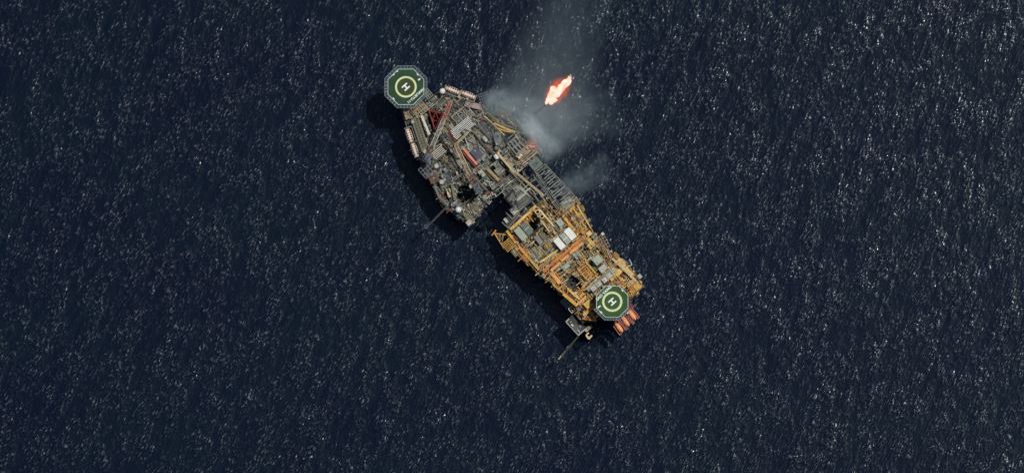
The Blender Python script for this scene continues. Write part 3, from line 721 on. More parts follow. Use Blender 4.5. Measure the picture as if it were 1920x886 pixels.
derrick(); occ(974, 366, 24)
frame('derrick_substructure', 'dark steel substructure frame left of the derrick with pale cross members', 'frame', 955, 345, 26, 34, 24, 30.4, 'grey', 'u', 7, 2, .26, diag=True)
pbeam('substructure_beam', 'pale grey beam crossing the left half of the derrick', 'beam', (966, 374), (994, 352), 2.6, 1.2, 33, 'ltgrey')
# L framed platform on the lower side
root = thing('l_frame_platform', 'grey platform with L-shaped pale edge rails at the lower left of the derrick', 'platform', P(957, 410, 30))
MB().prism([P(x, y, 30) for x, y in ((941, 416), (952, 427), (978, 403), (966, 391))], 26.4, 30).obj('deck', 'black', root)
for i, (a_, b_, c_) in enumerate((((941, 416), (952.5, 427), (975, 402)), ((947, 396), (960, 411), (974, 398)), ((953, 392), (963, 404), (972, 396)))):
    mb = MB(); mb.beam(P(*a_, 31), P(*b_, 31), .45, .5); mb.beam(P(*b_, 31), P(*c_, 31), .47, .52); mb.obj('edge_rail', 'grey', root)
house('pale_module', 'pale box on the L-railed platform below the derrick', 'box', 948.5, 413, 10, 5, 30, 32.5, 'ltgrey', 'u', 'ltgrey', 0)
house('pale_module', 'grey-green stepped module at the lower corner of the derrick', 'module', 964, 394, 14, 13, 29, 33, 'green', 'u', 'ltgrey', 3)

# ================================================================== YELLOW PLATFORM
ZP = 29.0
DA = [(948, 436), (958, 429), (974, 414), (993, 396), (1006, 383), (1030, 372), (1050, 393), (1078, 377), (1090, 390), (1112, 436), (1106, 452), (1024, 518), (1012, 516), (990, 492), (966, 466)]
DB = [(1012, 516), (1024, 519), (1106, 453), (1118, 448), (1142, 470), (1158, 482), (1162, 484), (1178, 497), (1196, 522), (1206, 537), (1180, 562), (1178, 590), (1120, 598), (1108, 604), (1090, 592), (1072, 566), (1056, 552), (1040, 534)]
SHADE_PIT1 = [(992, 416), (1003, 411), (1012, 424), (1006, 434), (994, 432)]
SHADE_PIT2 = [(1062, 525), (1078, 511), (1092, 523), (1091, 540), (1075, 545), (1062, 535)]
plat = thing('production_platform', 'ochre yellow steel production platform packed with beams and pipes, lower right of the rig', 'platform', Vector((P(1070, 490, 0).x, P(1070, 490, 0).y, 0)))
mpd = mat('platform_deck', (56, 39, 16), var=.6, rust=.2, scale=.4)
MB().prism([P(x, y, ZP) for x, y in DA], ZP-.9, ZP, [[P(x, y, ZP) for x, y in SHADE_PIT1]]).obj('upper_deck', mpd, plat)
MB().prism([P(x, y, ZP-.5) for x, y in DB], ZP-1.4, ZP-.5, [[P(x, y, ZP-.5) for x, y in SHADE_PIT2]]).obj('main_deck', mpd, plat)
low = [(936, 434), (1000, 380), (1078, 384), (1112, 440), (1145, 474), (1200, 528), (1174, 590), (1112, 602), (1060, 556), (1010, 512)]
MB().prism([P(x, y, 20) for x, y in low], 19.2, 20).obj('lower_deck', 'dkbrown', plat)
for (x, y) in ((958, 432), (1000, 400), (1072, 396), (1028, 505), (1100, 455), (1070, 550), (1140, 490), (1165, 560), (1110, 590)):
    q = P(x, y, 20); MB().tube((q.x, q.y, -15), (q.x, q.y, ZP-1), .9, 12).obj('leg', 'yellow', plat)
railing([(948, 436), (966, 466), (990, 492), (1012, 516), (1040, 534), (1056, 552), (1072, 566), (1090, 592)], ZP, plat, 'yellow')
railing([(1078, 377), (1090, 390), (1112, 436)], ZP, plat, 'pyellow')
railing([(1142, 470), (1158, 482), (1178, 497), (1196, 522), (1206, 537), (1180, 562)], ZP, plat, 'pyellow')
railing([(948, 436), (958, 429), (974, 414), (993, 396), (1006, 383)], ZP, plat, 'yellow')
# girders of the deck
def girder(p0, p1, w, h, z, k): return pbeam('deck_girder', None, None, p0, p1, w, h, z, k, parent=plat)
for a_, b_, w_, k in (((957, 430), (1004, 386), 5, 'pyellow'), ((950, 432), (968, 456), 4.5, 'yellow'), ((968, 456), (1010, 505), 4, 'yellow'), ((996, 486), (1014, 508), 6, 'olive'),
                      ((1012, 492), (1046, 468), 3, 'pyellow'), ((1014, 502), (1050, 474), 2.5, 'yellow'), ((1016, 512), (1096, 446), 4, 'orange'), ((1020, 517), (1070, 478), 2.2, 'orange'),
                      ((1050, 394), (1082, 370), 4, 'yellow'), ((1054, 402), (1078, 432), 5, 'yellow'), ((1082, 384), (1108, 428), 2.5, 'pyellow'), ((1075, 390), (1100, 430), 3, 'yellow'),
                      ((1032, 508), (1050, 531), 7, 'ltorange'), ((1038, 504), (1048, 520), 2, 'orange'), ((1094, 448), (1110, 466), 9, 'yellow'), ((1036, 532), (1060, 552), 3, 'yellow'),
                      ((1056, 550), (1082, 572), 6, 'yellow'), ((1080, 572), (1098, 556), 4, 'ltorange'), ((1074, 548), (1090, 564), 5, 'pyellow'), ((1064, 540), (1080, 556), 4, 'byellow'),
                      ((1095, 545), (1125, 516), 2.2, 'beige'), ((1090, 540), (1122, 512), 1.8, 'yellow'), ((1100, 492), (1120, 520), 3, 'yellow'), ((1094, 490), (1112, 514), 2, 'byellow'),
                      ((1052, 532), (1066, 522), 3, 'tan'), ((1046, 542), (1062, 530), 2, 'yellow'), ((1148, 484), (1196, 530), 4, 'beige'), ((1158, 486), (1186, 516), 8, 'pyellow'),
                      ((1140, 500), (1172, 526), 5, 'byellow'), ((1172, 502), (1200, 534), 3.5, 'olive'), ((1144, 524), (1164, 506), 9, 'pyellow'), ((1178, 558), (1203, 534), 2.4, 'pyellow'),
                      ((1182, 548), (1198, 532), 5, 'yellow'), ((1000, 392), (1042, 438), 5, 'yellow'), ((1008, 388), (1044, 428), 2, 'beige'), ((1020, 384), (1048, 402), 2, 'grey'),
                      ((1086, 560), (1100, 580), 3, 'orange'), ((1094, 590), (1116, 572), 4, 'ltorange'), ((1092, 596), (1118, 600), 4, 'orange'), ((1098, 576), (1118, 600), 2.5, 'orange')):
    girder(a_, b_, w_, R.uniform(.7, 1.4), ZP+R.uniform(1.2, 3.0), k)
zone_dirs = [((955, 425), (1045, 505)), ((1020, 390), (1100, 450)), ((1030, 455), (1110, 520)), ((1045, 505), (1120, 590)), ((1120, 470), (1195, 545)), ((970, 395), (1040, 440))]
def inside(px, py, poly):
    c = False; n = len(poly)
    for i in range(n):
        x1, y1 = poly[i]; x2, y2 = poly[(i+1) % n]
        if (y1 > py) != (y2 > py) and px < (x2-x1)*(py-y1)/(y2-y1)+x1: c = not c
    return c
UPX, VPX = (.64, .77), (.77, -.64)
cnt = 0
while cnt < 56:
    (x0, y0), (x1, y1) = R.choice(zone_dirs); x, y = R.uniform(x0, x1), R.uniform(y0, y1); dd = R.choice((UPX, VPX)); l = R.uniform(6, 20)
    a_, b_ = (x-dd[0]*l/2, y-dd[1]*l/2), (x+dd[0]*l/2, y+dd[1]*l/2)
    ok = all((inside(*q, DA) or inside(*q, DB)) and not inside(*q, SHADE_PIT1) and not inside(*q, SHADE_PIT2) for q in (a_, (x, y), b_)) and math.hypot(x-1148, y-565) > 34
    if not ok: continue
    girder(a_, b_, R.uniform(.9, 2.2), .6, ZP+R.uniform(.8, 2.4), R.choice(['yellow', 'yellow', 'orange', 'tan', 'pyellow', 'olive', 'beige'])); cnt += 1

helideck('helideck', 'green octagonal helideck with a white edge at the lower end of the yellow platform', (1148, 565), 29.6, 34.5, 46, 18.8, 14.8, 'SAO VANG', (1132.3, 549), 43, 2.35, 'hgreen2', ZP,
         [(1130, 550), (1165, 550), (1130, 580), (1165, 580)], (4, 5, 6), [(1123.5, 574.5, 6.5, 2.6, 'v'), (1167, 544, 4, 2, 'u'), (1127, 585, 4, 3, 'u'), (1177, 586, 4, 2, 'v')])
# roofed containers
house('roofed_container', 'white flat-roofed container at the left end of the row of three', 'container', 1049.3, 456, 23, 12.2, ZP, 35, 'white', 'u', 'white', 0, extras=False)
house('roofed_container', 'grey-green ribbed container in the middle of the row of three', 'container', 1060, 447, 22, 11, ZP, 34.2, 'sagegreen', 'u', 'sagegreen', 4, extras=False, seam='white')
house('roofed_container', 'white flat-roofed container at the right end of the row of three', 'container', 1069.5, 438, 23, 13.4, ZP, 35, 'white', 'u', 'white', 0, extras=False)
house('roofed_container', 'pale green-grey container nearest the yellow outrigger, left one of two', 'container', 976.5, 438, 26, 13, ZP, 34, 'sagegreen', 'u', 'sagegreen', 4, extras=False, seam='ltgrey')
house('roofed_container', 'pale green-grey container beside the dark shadow pit, right one of two', 'container', 987.5, 428.5, 25, 12, ZP, 34, 'sagegreen', 'u', 'green', 4, extras=False, seam='ltgrey')
house('generator_house', 'mid grey house with a split roof in the middle of the upper platform half', 'cabin', 1010, 449, 18, 9, ZP, 34, 'grey', 'u', 'grey', 3, extras=False)
house('generator_house', 'mid grey lower house with panelled roof beside the split-roof house', 'cabin', 1018, 442, 17, 9, ZP, 32.5, 'grey', 'u', 'olive', 4, extras=False)
house('sage_cabin', 'pale green-grey square cabin above the right white container', 'cabin', 1050, 417, 13, 11, ZP, 33.5, 'sagegreen', 'u', 'sagegreen', 0)
house('tan_cabin', 'greyish tan box left of the pale green-grey square cabin', 'cabin', 1040, 425, 10, 9, ZP, 32, 'grey', 'u', 'olive', 2)
# exhaust stack with two openings
root = thing('exhaust_stack', 'orange frame with two round dark stack openings above the white containers', 'exhaust stack', P(1014, 402, ZP))
for (x, y) in ((1008, 397), (1016, 405)):
    c = P(x, y, 38); mb = MB(); n = 20
    for r0, r1, z0, z1 in ((1.45, 1.45, ZP, 38), (1.05, 1.05, ZP, 38)): pass
    vs = []; fs = []
    for i in range(n):
        t = 2*math.pi*i/n; cc, ss = math.cos(t), math.sin(t)
        vs += [(c.x+1.5*cc, c.y+1.5*ss, ZP), (c.x+1.5*cc, c.y+1.5*ss, 38), (c.x+1.05*cc, c.y+1.05*ss, 38), (c.x+1.05*cc, c.y+1.05*ss, ZP)]
    for i in range(n):
        j = (i+1) % n
        for k in range(3): fs.append((4*i+k, 4*j+k, 4*j+k+1, 4*i+k+1))
    mb.add(vs, fs); mb.obj('stack_pipe', 'cream', root)
    MB().cyl(c, 1.04, ZP+3, ZP+3.1, 16).obj('stack_bottom', 'black', root)
mb = MB(); mb.beam(P(1012, 393, 36), P(1038, 424, 36), .8, .8); mb.beam(P(1004, 399, 35), P(1030, 434, 35), .6, .8); mb.obj('frame_beam', 'cream', root)
house('brown_panel_house', 'brown roofed house framed in pale orange at the lower end of the twin stack', 'cabin', 1029, 428, 17, 10, ZP, 34, 'ltorange', 'u', 'brown', 3)
railing([(1022, 430), (1032, 440), (1040, 432), (1030, 420)], 34, plat, 'ltorange')
pbeam('orange_pipe_beam', 'thick pale orange stepped beam running parallel to the row of containers', 'beam', (1094, 454), (1068, 475), 4.6, 1.6, 34, 'ltorange')
pbeam('orange_pipe_beam', 'pale orange beam continuing the stepped beam, middle piece of three', 'beam', (1067, 477), (1052, 489), 4.2, 1.6, 33.4, 'ltorange')
pbeam('orange_pipe_beam', 'pale orange beam continuing the stepped beam, piece nearest the left edge', 'beam', (1051, 491), (1033, 507), 4.4, 1.6, 32.8, 'ltorange')
pbeam('main_girder', 'long straight orange girder just below the three roofed containers', 'beam', (1098, 441), (1018, 508), 3.6, 2, 34.5, 'orange')
house('yellow_end_house', 'yellow ribbed block at the right end of the orange girder', 'cabin', 1105, 455, 22, 13, ZP, 34, 'yellow', 'u', 'byellow', 4)
house('pale_module', 'pale yellow box at the upper corner of the yellow ribbed block', 'box', 1104.5, 438, 10, 9, ZP, 33.5, 'pyellow', 'v', 'pyellow', 0)
house('pale_module', 'greyish pale box outside the yellow ribbed block', 'box', 1113.5, 444, 12, 7, ZP-2, 31, 'grey', 'u', 'purple', 2)
house('pale_module', 'grey-green long box between the orange beams and the rung rack', 'box', 1060.5, 499.5, 8.5, 15, ZP, 33, 'sagegreen', 'u', 'sagegreen', 0)
house('pale_module', 'grey-beige machine box under the right half of the orange beams', 'box', 1082, 478, 11, 12, ZP, 32, 'olive', 'u', 'sagegreen', 0)
frame('corner_frame', 'cream open frame sticking out at the right side between both platform halves', 'frame', 1131, 453, 26, 15, 22, 31, 'tan', -62, 4, 3, .28, diag=True)
house('pale_module', 'small pinkish white box at the outer end of the cream open frame', 'box', 1130, 438, 5, 5, 28, 32, 'offwhite', 'u', 'offwhite', 0)
walkway('walkway', 'pale pinkish walkway from the cream open frame to the yellow right half', (1138, 466), (1146, 484), 4, 31, 'mauve', 'cream')
# rung rack
root = thing('rung_rack', 'orange rack of parallel bars beside the large dark shadow pit', 'rack', P(1096, 507, ZP))
for i in range(7):
    x, y = 1089+i*2.9, 499+i*3.3
    mb = MB(); mb.beam(P(x-7.5, y+6, 33), P(x+7.5, y-6, 33), .5, .5); mb.obj('bar', 'ltorange' if i % 2 else 'orange', root)
mb = MB(); mb.beam(P(1098, 490, 33.4), P(1117, 512, 33.4), .8, .6); mb.beam(P(1083, 503, 32.5), P(1101, 524, 32.5), .6, .6)
for (x, y) in ((1098, 490), (1117, 512), (1083, 503), (1101, 524)): q = P(x, y, 33); mb.beam((q.x, q.y, ZP-.5), (q.x, q.y, 33), .5, .5)
mb.obj('side_rail', 'byellow', root)
# pits: black-floored recesses made up to stand in for shadows on the deck
for k_, (pit, lb_) in enumerate(((SHADE_PIT1, 'small dark pit made up for a shadow beside the pale green-grey containers'), (SHADE_PIT2, 'large dark pit made up for a shadow, left of the orange rung rack'))):
    root = thing('shade_pit', lb_, 'pit', P(sum(p[0] for p in pit)/len(pit), sum(p[1] for p in pit)/len(pit), 20.5))
    MB().prism([P(x, y, ZP-2) for x, y in pit], 20.6, 21).obj('shade_pit_floor', 'black', root)
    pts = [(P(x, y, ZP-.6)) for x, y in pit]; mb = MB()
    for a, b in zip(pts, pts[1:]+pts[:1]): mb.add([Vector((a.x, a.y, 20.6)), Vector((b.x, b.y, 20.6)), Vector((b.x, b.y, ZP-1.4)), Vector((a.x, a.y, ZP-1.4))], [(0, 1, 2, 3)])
    mb.obj('shade_pit_wall', 'black', root)
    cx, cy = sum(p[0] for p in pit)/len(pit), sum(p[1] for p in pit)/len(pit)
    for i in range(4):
        mb = MB(); q = P(cx+R.uniform(-6, 6), cy+R.uniform(-5, 5), 22); mb.cyl(q, .5, 21, 23.5, 10); mb.obj('shade_pit_pipe', 'dkgrey', root)
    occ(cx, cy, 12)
# grey modules of the lower half
walkway('walkway', 'long grey walkway crossing the lower platform half beside the grey boxes', (1102, 545), (1150, 501), 5, 33, 'grey', 'beige')
house('grey_box_house', 'greenish beige house at the upper corner of the lower platform half', 'cabin', 1120.5, 487, 15, 16, ZP, 34.5, 'sagegreen', 'u', 'sagegreen', 0)
house('grey_box_house', 'raised pale roof box on the greenish beige house', 'box', 1118.5, 490.5, 8, 8, 34.6, 36.5, 'sagegreen', 'u', 'sagegreen', 0)
house('grey_box_house', 'light grey panelled container left of the long grey walkway', 'container', 1130, 503, 11, 14, ZP, 34, 'ltgrey', 'u', 'ltgrey', 3, extras=False)
house('grey_box_house', 'grey square box right of the long grey walkway, nearest the yellow area', 'box', 1149, 507, 9, 9, ZP, 33.5, 'sagegreen', 'u', 'sagegreen', 0)
house('grey_box_house', 'light grey panelled box right of the walkway between two others', 'box', 1142, 516.5, 9, 11, ZP, 34.2, 'ltgrey', 'u', 'ltgrey', 2)
house('grey_box_house', 'pale square box with steps just above the SAO VANG lettering', 'box', 1134, 524.5, 8, 9, ZP, 34.5, 'ltgrey', 'u', 'offwhite', 0)
house('grey_box_house', 'light grey panelled box left of the SAO VANG lettering, upper one', 'box', 1123, 532, 9, 11, ZP, 35, 'ltgrey', 'u', 'ltgrey', 2)
house('grey_box_house', 'light grey panelled box left of the SAO VANG lettering, lower one', 'box', 1113.5, 540, 8.5, 11, ZP, 34.6, 'ltgrey', 'u', 'ltgrey', 2)
house('yellow_house', 'yellow ribbed house left of the lower helideck', 'cabin', 1104, 569, 17, 13, ZP, 34, 'yellow', 'v', 'byellow', 5)
vtank('red_tank', 'dark red-brown round hatch in the yellow area right of the grey boxes', 1167, 515, 3.4, ZP, 32, 'dkred')
house('red_hatch', 'small dark red hatch beside the dark red-brown round hatch', 'hatch', 1171, 519.5, 4, 3, ZP, 31.8, 'dkred', 'v', 'dkred', 0)
house('yellow_deckhouse', 'flat pale yellow deck block at the upper right edge of the lower platform half', 'deckhouse', 1166, 496, 22, 14, ZP-1, 31, 'pyellow', 'u', 'pyellow', 4)
house('yellow_deckhouse', 'bright yellow low deck block above the red-brown round hatch', 'deckhouse', 1155, 506, 10, 9, ZP, 31.5, 'byellow', 'u', 'byellow', 2)
house('yellow_deckhouse', 'ochre louvred deck block right of the lower helideck', 'deckhouse', 1187, 537, 16, 20, ZP-1, 31.5, 'yellow', 'v', 'yellow', 7, False)
house('orange_skid', 'brownish orange skid deck beside the top edge of the lower helideck', 'skid', 1163, 530, 12, 14, ZP-1, 30.5, 'rustred', 'v', 'orange', 6, rib_along=False)
house('grey_side_box', 'pale grey box hanging off the right edge of the platform', 'box', 1199.5, 517.5, 8, 7, 27, 31, 'offwhite', 'u', 'sagegreen', 0)
o = MB().path([P(1180, 486, 32), P(1185, 496, 32), P(1176, 500, 32)], .25, 6).obj('mast', 'white'); tag(o, 'thin white hooked mast at the upper right edge of the lower platform half', 'mast')
# left outriggers
root = thing('outrigger_frame', 'pale triangular lattice outrigger at the far left corner of the yellow platform', 'outrigger', P(935, 440, 26))
A_, B_, C_ = P(927, 437, 29), P(950, 440, 29), P(945, 466, 28)
mb = MB()
for a, b, r_ in ((A_, B_, .3), (A_, C_, .3), (P(922, 441, 29), P(930, 431, 29), .4)): mb.tube(a, b, r_, 8)
mb.obj('outer_chord', 'ltorange', root); mb = MB()
for t in (.25, .5, .75): mb.tube(A_.lerp(B_, t), A_.lerp(C_, t), .18, 6); mb.tube(A_.lerp(B_, t), A_.lerp(C_, t-.2), .14, 5)
mb.obj('lattice', 'beige', root)
for i in range(6):
    pbeam('slat_beam', 'yellow sloping bar of the fan beside the triangular outrigger', 'beam', (940+i*2.2, 459+i*2.6), (958+i*1.6, 444+i*3.2), 1.3, .5, ZP+1.5+.2*i, 'yellow', group='yellow bars beside the triangular outrigger')
house('side_cabin', 'grey box with yellow frame on the left edge of the platform', 'cabin', 965, 474, 14, 8, 24, 30, 'yellow', 'u', 'olive', 2)
walkway('walkway', 'cream edge walkway along the left side of the upper platform half', (958, 462), (990, 496), 3, ZP-1.5, 'tan', 'cream')
frame('open_edge_rack', 'orange brown open frame on the left edge of the upper platform half', 'frame', 982, 474, 34, 14, 24, ZP+1, 'orange', 'u', 7, 2, .4, diag=True)
house('pale_module', 'pale yellow landing box at the left end of the orange girder', 'box', 1019, 517, 6, 7, ZP-4, ZP+.5, 'pyellow', 'v', 'cream', 0)
frame('boat_landing_frame', 'thin grey frame hanging off the left side of the lower platform half', 'frame', 1060, 568, 16, 8, 16, 22, 'ltgrey', 'u', 3, 2, .35)
# dark laydown platform with little crane
root = thing('laydown_platform', 'dark grey plated platform with pale edge rails at the bottom left of the yellow platform', 'platform', P(1078, 608, 18))
MB().prism([P(x, y, 22) for x, y in ((1061, 603), (1084, 628), (1100, 614), (1072, 590))], 21.2, 22).obj('deck', 'black', root)
for (x, y, la, lb, h, k) in ((1080, 614, 16, 9, .25, 'purple'), (1088, 612, 5, 3, 1.2, 'grey'), (1079, 606, 4, 2.5, 1.0, 'dkgrey'), (1085, 620, 7, 2, .7, 'ltgrey'), (1070, 603, 3, 3, .9, 'grey')):
    mb = MB(); ob(mb, x, y, la, lb, 22, 22+h, 'u'); mb.obj('deck_cargo' if h > .5 else 'deck_mat', k, root)
railing([(1067, 597), (1061, 603), (1084, 628), (1104, 612)], 22, root, 'offwhite')
mb = MB()
for a_, b_ in (((1061, 603), (1084, 628)), ((1084, 628), (1104, 611)), ((1067, 597), (1061, 603))): mb.beam(P(*a_, 22.3), P(*b_, 22.3), .55, .6)
mb.obj('edge_beam', 'offwhite', root)
mb = MB()
for (x, y) in ((1066, 603), (1083, 622), (1096, 612), (1075, 594)): q = P(x, y, 21); mb.tube((q.x, q.y, -10), (q.x, q.y, 21.2), .6, 8)
mb.obj('support_post', 'dkgrey', root)
house('pale_module', 'light box on the upper corner of the dark laydown platform', 'box', 1073, 609, 5, 3.5, 22, 23.6, 'ltgrey', 'u', 'offwhite', 0)
house('pale_module', 'tan lattice block at the upper edge of the dark laydown platform', 'box', 1088, 596, 20, 5, 20, 26, 'olive', 'u', 'tan', 4)
root = thing('u_frame', 'cream U-shaped frame at the very bottom of the yellow platform', 'frame', P(1103, 628, 19))
mb = MB(); mb.beam(P(1099, 628, 22), P(1104, 635, 22), .9, .9); mb.beam(P(1104, 635, 22), P(1110, 628, 22), .92, .92); mb.beam(P(1099, 628, 21.9), P(1104, 623, 21.9), .8, .8); mb.obj('rail', 'cream', root)
MB().tube(P(1104, 630, 22), P(1104, 630, 22)-Vector((0, 0, 30)), .4, 8).obj('post', 'tan', root)
walkway('walkway', 'cream ribbed gangway above the U-shaped frame at the platform bottom', (1098, 621), (1110, 611), 4, 23, 'tan', 'cream')
frame('white_bracket_frame', 'white angled bracket above the dark laydown platform', 'frame', 1072, 580, 8, 10, 20, 25, 'offwhite', 'v', 2, 1, .35)
root = thing('small_boom', 'thin yellowish lattice boom pointing over the water at the bottom of the yellow platform', 'boom', P(1085, 628, 20))
MB().truss(P(1085, 629, 23), P(1060, 658, 23), .5, .8, .5, .6, 10, .06, .035).obj('lattice', 'olive', root)
MB().truss(P(1060, 658, 23), P(1047, 673, 23), .7, .9, .6, .7, 7, .16, .09).obj('boom_tip', 'olive', root)
mb = MB(); ob(mb, 1049.5, 670, 8, 2.6, 22.6, 23.4, 50); mb.obj('tip_platform', 'sagegreen', root)
# orange freefall lifeboats
bo = boat_proto('boatorange', 'boatorange', 7.6, 3.0, 'lifeboat', '', 'orange lifeboats below the lower helideck', windows=False)
MOT = mat('orange_canopy', (236, 152, 98), var=.15)
for ch in bo.children:
    if ch.name.startswith(('canopy', 'steering')): ch.data.materials[0] = MOT
bo['label'] = 'orange enclosed lifeboat farthest left and lowest of the three'; place(bo, 1160.5, 613, 28, -52)
bb = copy_thing(bo, 'orange enclosed lifeboat in the middle of the three'); place(bb, 1172.5, 601.5, 28, -52)
bc = copy_thing(bo, 'orange enclosed lifeboat farthest right and highest of the three'); place(bc, 1185, 590, 28, -52)
for i, (a_, b_, lb_) in enumerate((((1151, 609), (1164, 627), 'left of the lowest orange lifeboat'), ((1160, 600), (1176.5, 617), 'between the lowest and middle orange lifeboats'), ((1172, 589), (1189, 606), 'between the middle and highest orange lifeboats'), ((1184, 578), (1198, 596), 'right of the highest orange lifeboat'))):
    root = thing('launch_rail', 'pink and red launching rail '+lb_, 'launch rail', P(*a_, 20))
    a, b = P(*a_, 27), P(*b_, 26); e = (b-a).cross(Vector((0, 0, 1))).normalized()
    for s in (-.55, .55): MB().beam(a+e*s, b+e*s, .3, .5).obj('rail', 'pink', root)
    mb = MB(); mb.beam(a-Vector((0, 0, 1)), b-Vector((0, 0, 1)), 1.0, .3); mb.beam(a-Vector((0, 0, 1)), (a.x, a.y, 20), .5, .5); mb.obj('cradle', 'red', root)
pbeam('lifeboat_deck', 'dark red deck strip carrying the three orange lifeboats', 'deck', (1150, 600), (1185, 570), 14, 1, 23, 'dkred')

# ================================================================== small clutter, each its own thing
LM = [("the rig helideck", 761, 163), ("the red lattice leg", 816, 222), ("the left upper lifeboat", 849, 170), ("the right upper lifeboat", 878, 178), ("the left-side lifeboats", 771, 268), ("the main white pipe bundle", 866, 240),
      ("the blue panel", 894, 287), ("the green hexagonal cabin", 934, 259), ("the rust red module", 997, 275), ("the large white dome", 859, 393), ("the teal boxes", 834, 325), ("the derrick", 974, 366), ("the left crane base", 803, 291),
      ("the right crane base", 892, 349), ("the dark leg well", 877, 365), ("the cream box", 842, 361), ("the beige silo", 922, 326), ("the beige beam", 950, 306), ("the starboard leg well", 953, 262), ("the purple-grey house", 909, 245),
      ("the round tank left of the middle boom", 847, 282), ("the bright white tank", 930, 294), ("the grey lattice frame", 1040, 350), ("the accommodation block", 788, 252), ("the speckled deck strip", 888, 198),
      ("the grey frame module", 968, 273), ("the white container row", 1059, 448), ("the twin stack", 1012, 401), ("the two green-grey containers", 981, 433), ("the split-roof grey house", 1010, 449), ("the orange girder", 1060, 475),
      ("the rung rack", 1096, 507), ("the dark shadow pit", 1077, 527), ("the SAO VANG helideck", 1148, 565), ("the yellow ribbed house", 1104, 569), ("the round red hatch", 1167, 515), ("the square sage cabin", 1050, 417),
      ("the yellow end block", 1105, 455), ("the cream corner frame", 1131, 453), ("the panelled grey container", 1130, 503), ("the beige corner house", 1120, 487), ("the triangular outrigger", 932, 440), ("the orange edge frame", 982, 474), ("the small open well", 1001, 424),
      ("the louvred yellow block", 1187, 537), ("the laydown platform", 1078, 608), ("the brown panel house", 1029, 428), ("the white pipes by the left crane", 822, 286), ("the stern deckhouse", 884, 396)]
USED = {}
SIZEW = lambda a: 'tiny' if a < 9 else 'small' if a < 22 else 'mid-sized' if a < 45 else 'larger'
def auto_label(kind, word, size, px, py):
    ls = sorted(LM, key=lambda l: math.hypot(l[1]-px, l[2]-py)); l = ls[0]; dx, dy = px-l[1], py-l[2]
    s2 = ('left of' if dx < 0 else 'right of') if abs(dx) > abs(dy) else ('above' if dy < 0 else 'below')
    return f"{size} {word} {kind} {s2} {l[0]}"
def settle(o, kind, word, area, px, py, cat):
    lab = auto_label(kind, word, SIZEW(area), px, py); o['label'] = lab; o['category'] = cat; USED.setdefault(lab, []).append(o); ALLT.append(o)
RIGP = ['grey', 'grey', 'dkgrey', 'ltgrey', 'offwhite', 'olive', 'green', 'green', 'teal', 'brown', 'beige', 'grey', 'ltgrey', 'rustred', 'sagegreen', 'black', 'bluegrey', 'tan']
PLTP = ['yellow', 'yellow', 'yellow', 'pyellow', 'pyellow', 'orange', 'brown', 'ltorange', 'beige', 'tan', 'olive', 'grey', 'brown', 'byellow', 'dkbrown', 'cream', 'rustred']
GREYZ = ([(978, 446), (1000, 430), (1040, 408), (1078, 440), (1040, 480), (1012, 500), (992, 480)], [(1098, 548), (1150, 500), (1134, 488), (1120, 476), (1100, 486), (1112, 510), (1090, 540)], [(1040, 500), (1085, 470), (1098, 482), (1056, 520)])
GREYP = ['grey', 'beige', 'ltgrey', 'beige', 'olive', 'sagegreen', 'tan', 'offwhite', 'dkbrown', 'black', 'yellow', 'cream']
def zone_k(px, py, rr, palette):
    if px > 935 and py > 370 and any(inside(px, py, z) for z in GREYZ): return rr.choice(GREYP)
    return rr.choice(palette)
def eqbox(px, py, la, lb, z0, h, k, a):
    mb = MB(); c = P(px, py, z0+h); A = an(a); L_, B_ = la*PXM, lb*PXM
    mb.box(c, L_, B_, z0, z0+.18, A); mb.box(c, L_*.9, B_*.88, z0+.18, z0+h*.85, A); mb.box(c, L_*.94, B_*.92, z0+h*.85, z0+h*.92, A)
    d = dirv(a); e = Vector((-d.y, d.x, 0)); t = R.randrange(3)
    if t == 0: q = c+d*L_*.2; mb.cyl(q, min(L_, B_)*.22, z0+h*.92, z0+h*1.15, 10)
    elif t == 1:
        for i in range(3): q = c+d*L_*(i-1)*.28; mb.box(q, L_*.12, B_*.7, z0+h*.92, z0+h*1.0, A)
    else: q = c-d*L_*.2+e*B_*.1; mb.box(q, L_*.35, B_*.45, z0+h*.92, z0+h*1.2, A)
    return mb.obj('equipment_box', k)
def piperun(px, py, l, r, z0, k, a):
    d = dirv(a); e = Vector((-d.y, d.x, 0)); z = z0+R.uniform(.6, 2.6); c = P(px, py, z); h = l*PXM/2; s = R.choice((-1, 1))*R.uniform(.6, 2.0)
    mb = MB(); mb.path([Vector(((c-d*h).x, (c-d*h).y, z0)), c-d*h, c+d*h*.4, c+d*h*.4+e*s, c+d*h+e*s, Vector(((c+d*h+e*s).x, (c+d*h+e*s).y, z0))], r*PXM, 6)
    mb.tube(c-d*.3, c+d*.1, r*PXM*1.6, 8)
    return mb.obj('pipe_run', k)
def drum(px, py, r, z0, h, k):
    c = P(px, py, z0+h); mb = MB(); rr = r*PXM; mb.cyl(c, rr, z0, z0+h*.85, 14); mb.cyl(c, rr, z0+h*.85, z0+h, 14, rr*.45); mb.cyl(c, rr*.2, z0+h, z0+h+.35, 8); mb.cyl(c, rr*1.08, z0+h*.4, z0+h*.46, 14)
    return mb.obj('deck_tank', k)
def rack(px, py, la, lb, z0, h, k, a):
    mb = MB(); c = P(px, py, z0+h); d = dirv(a); e = Vector((-d.y, d.x, 0)); A, B = la*PXM/2, lb*PXM/2; c.z = z0+h
    for s in (-1, 1): mb.beam(c+e*B*s-d*A, c+e*B*s+d*A, .22, .25); mb.beam(c+d*A*s-e*B, c+d*A*s+e*B, .22, .26)
    n = max(3, int(la/2.2))
    for i in range(1, n): t = (i/n-.5)*2; mb.beam(c+d*A*t-e*B, c+d*A*t+e*B, .26, .15)
    for s in (-1, 1):
        for t in (-1, 1): q = c+d*A*s+e*B*t; mb.beam((q.x, q.y, z0), q, .2, .2)
    return mb.obj('grating_rack', k)
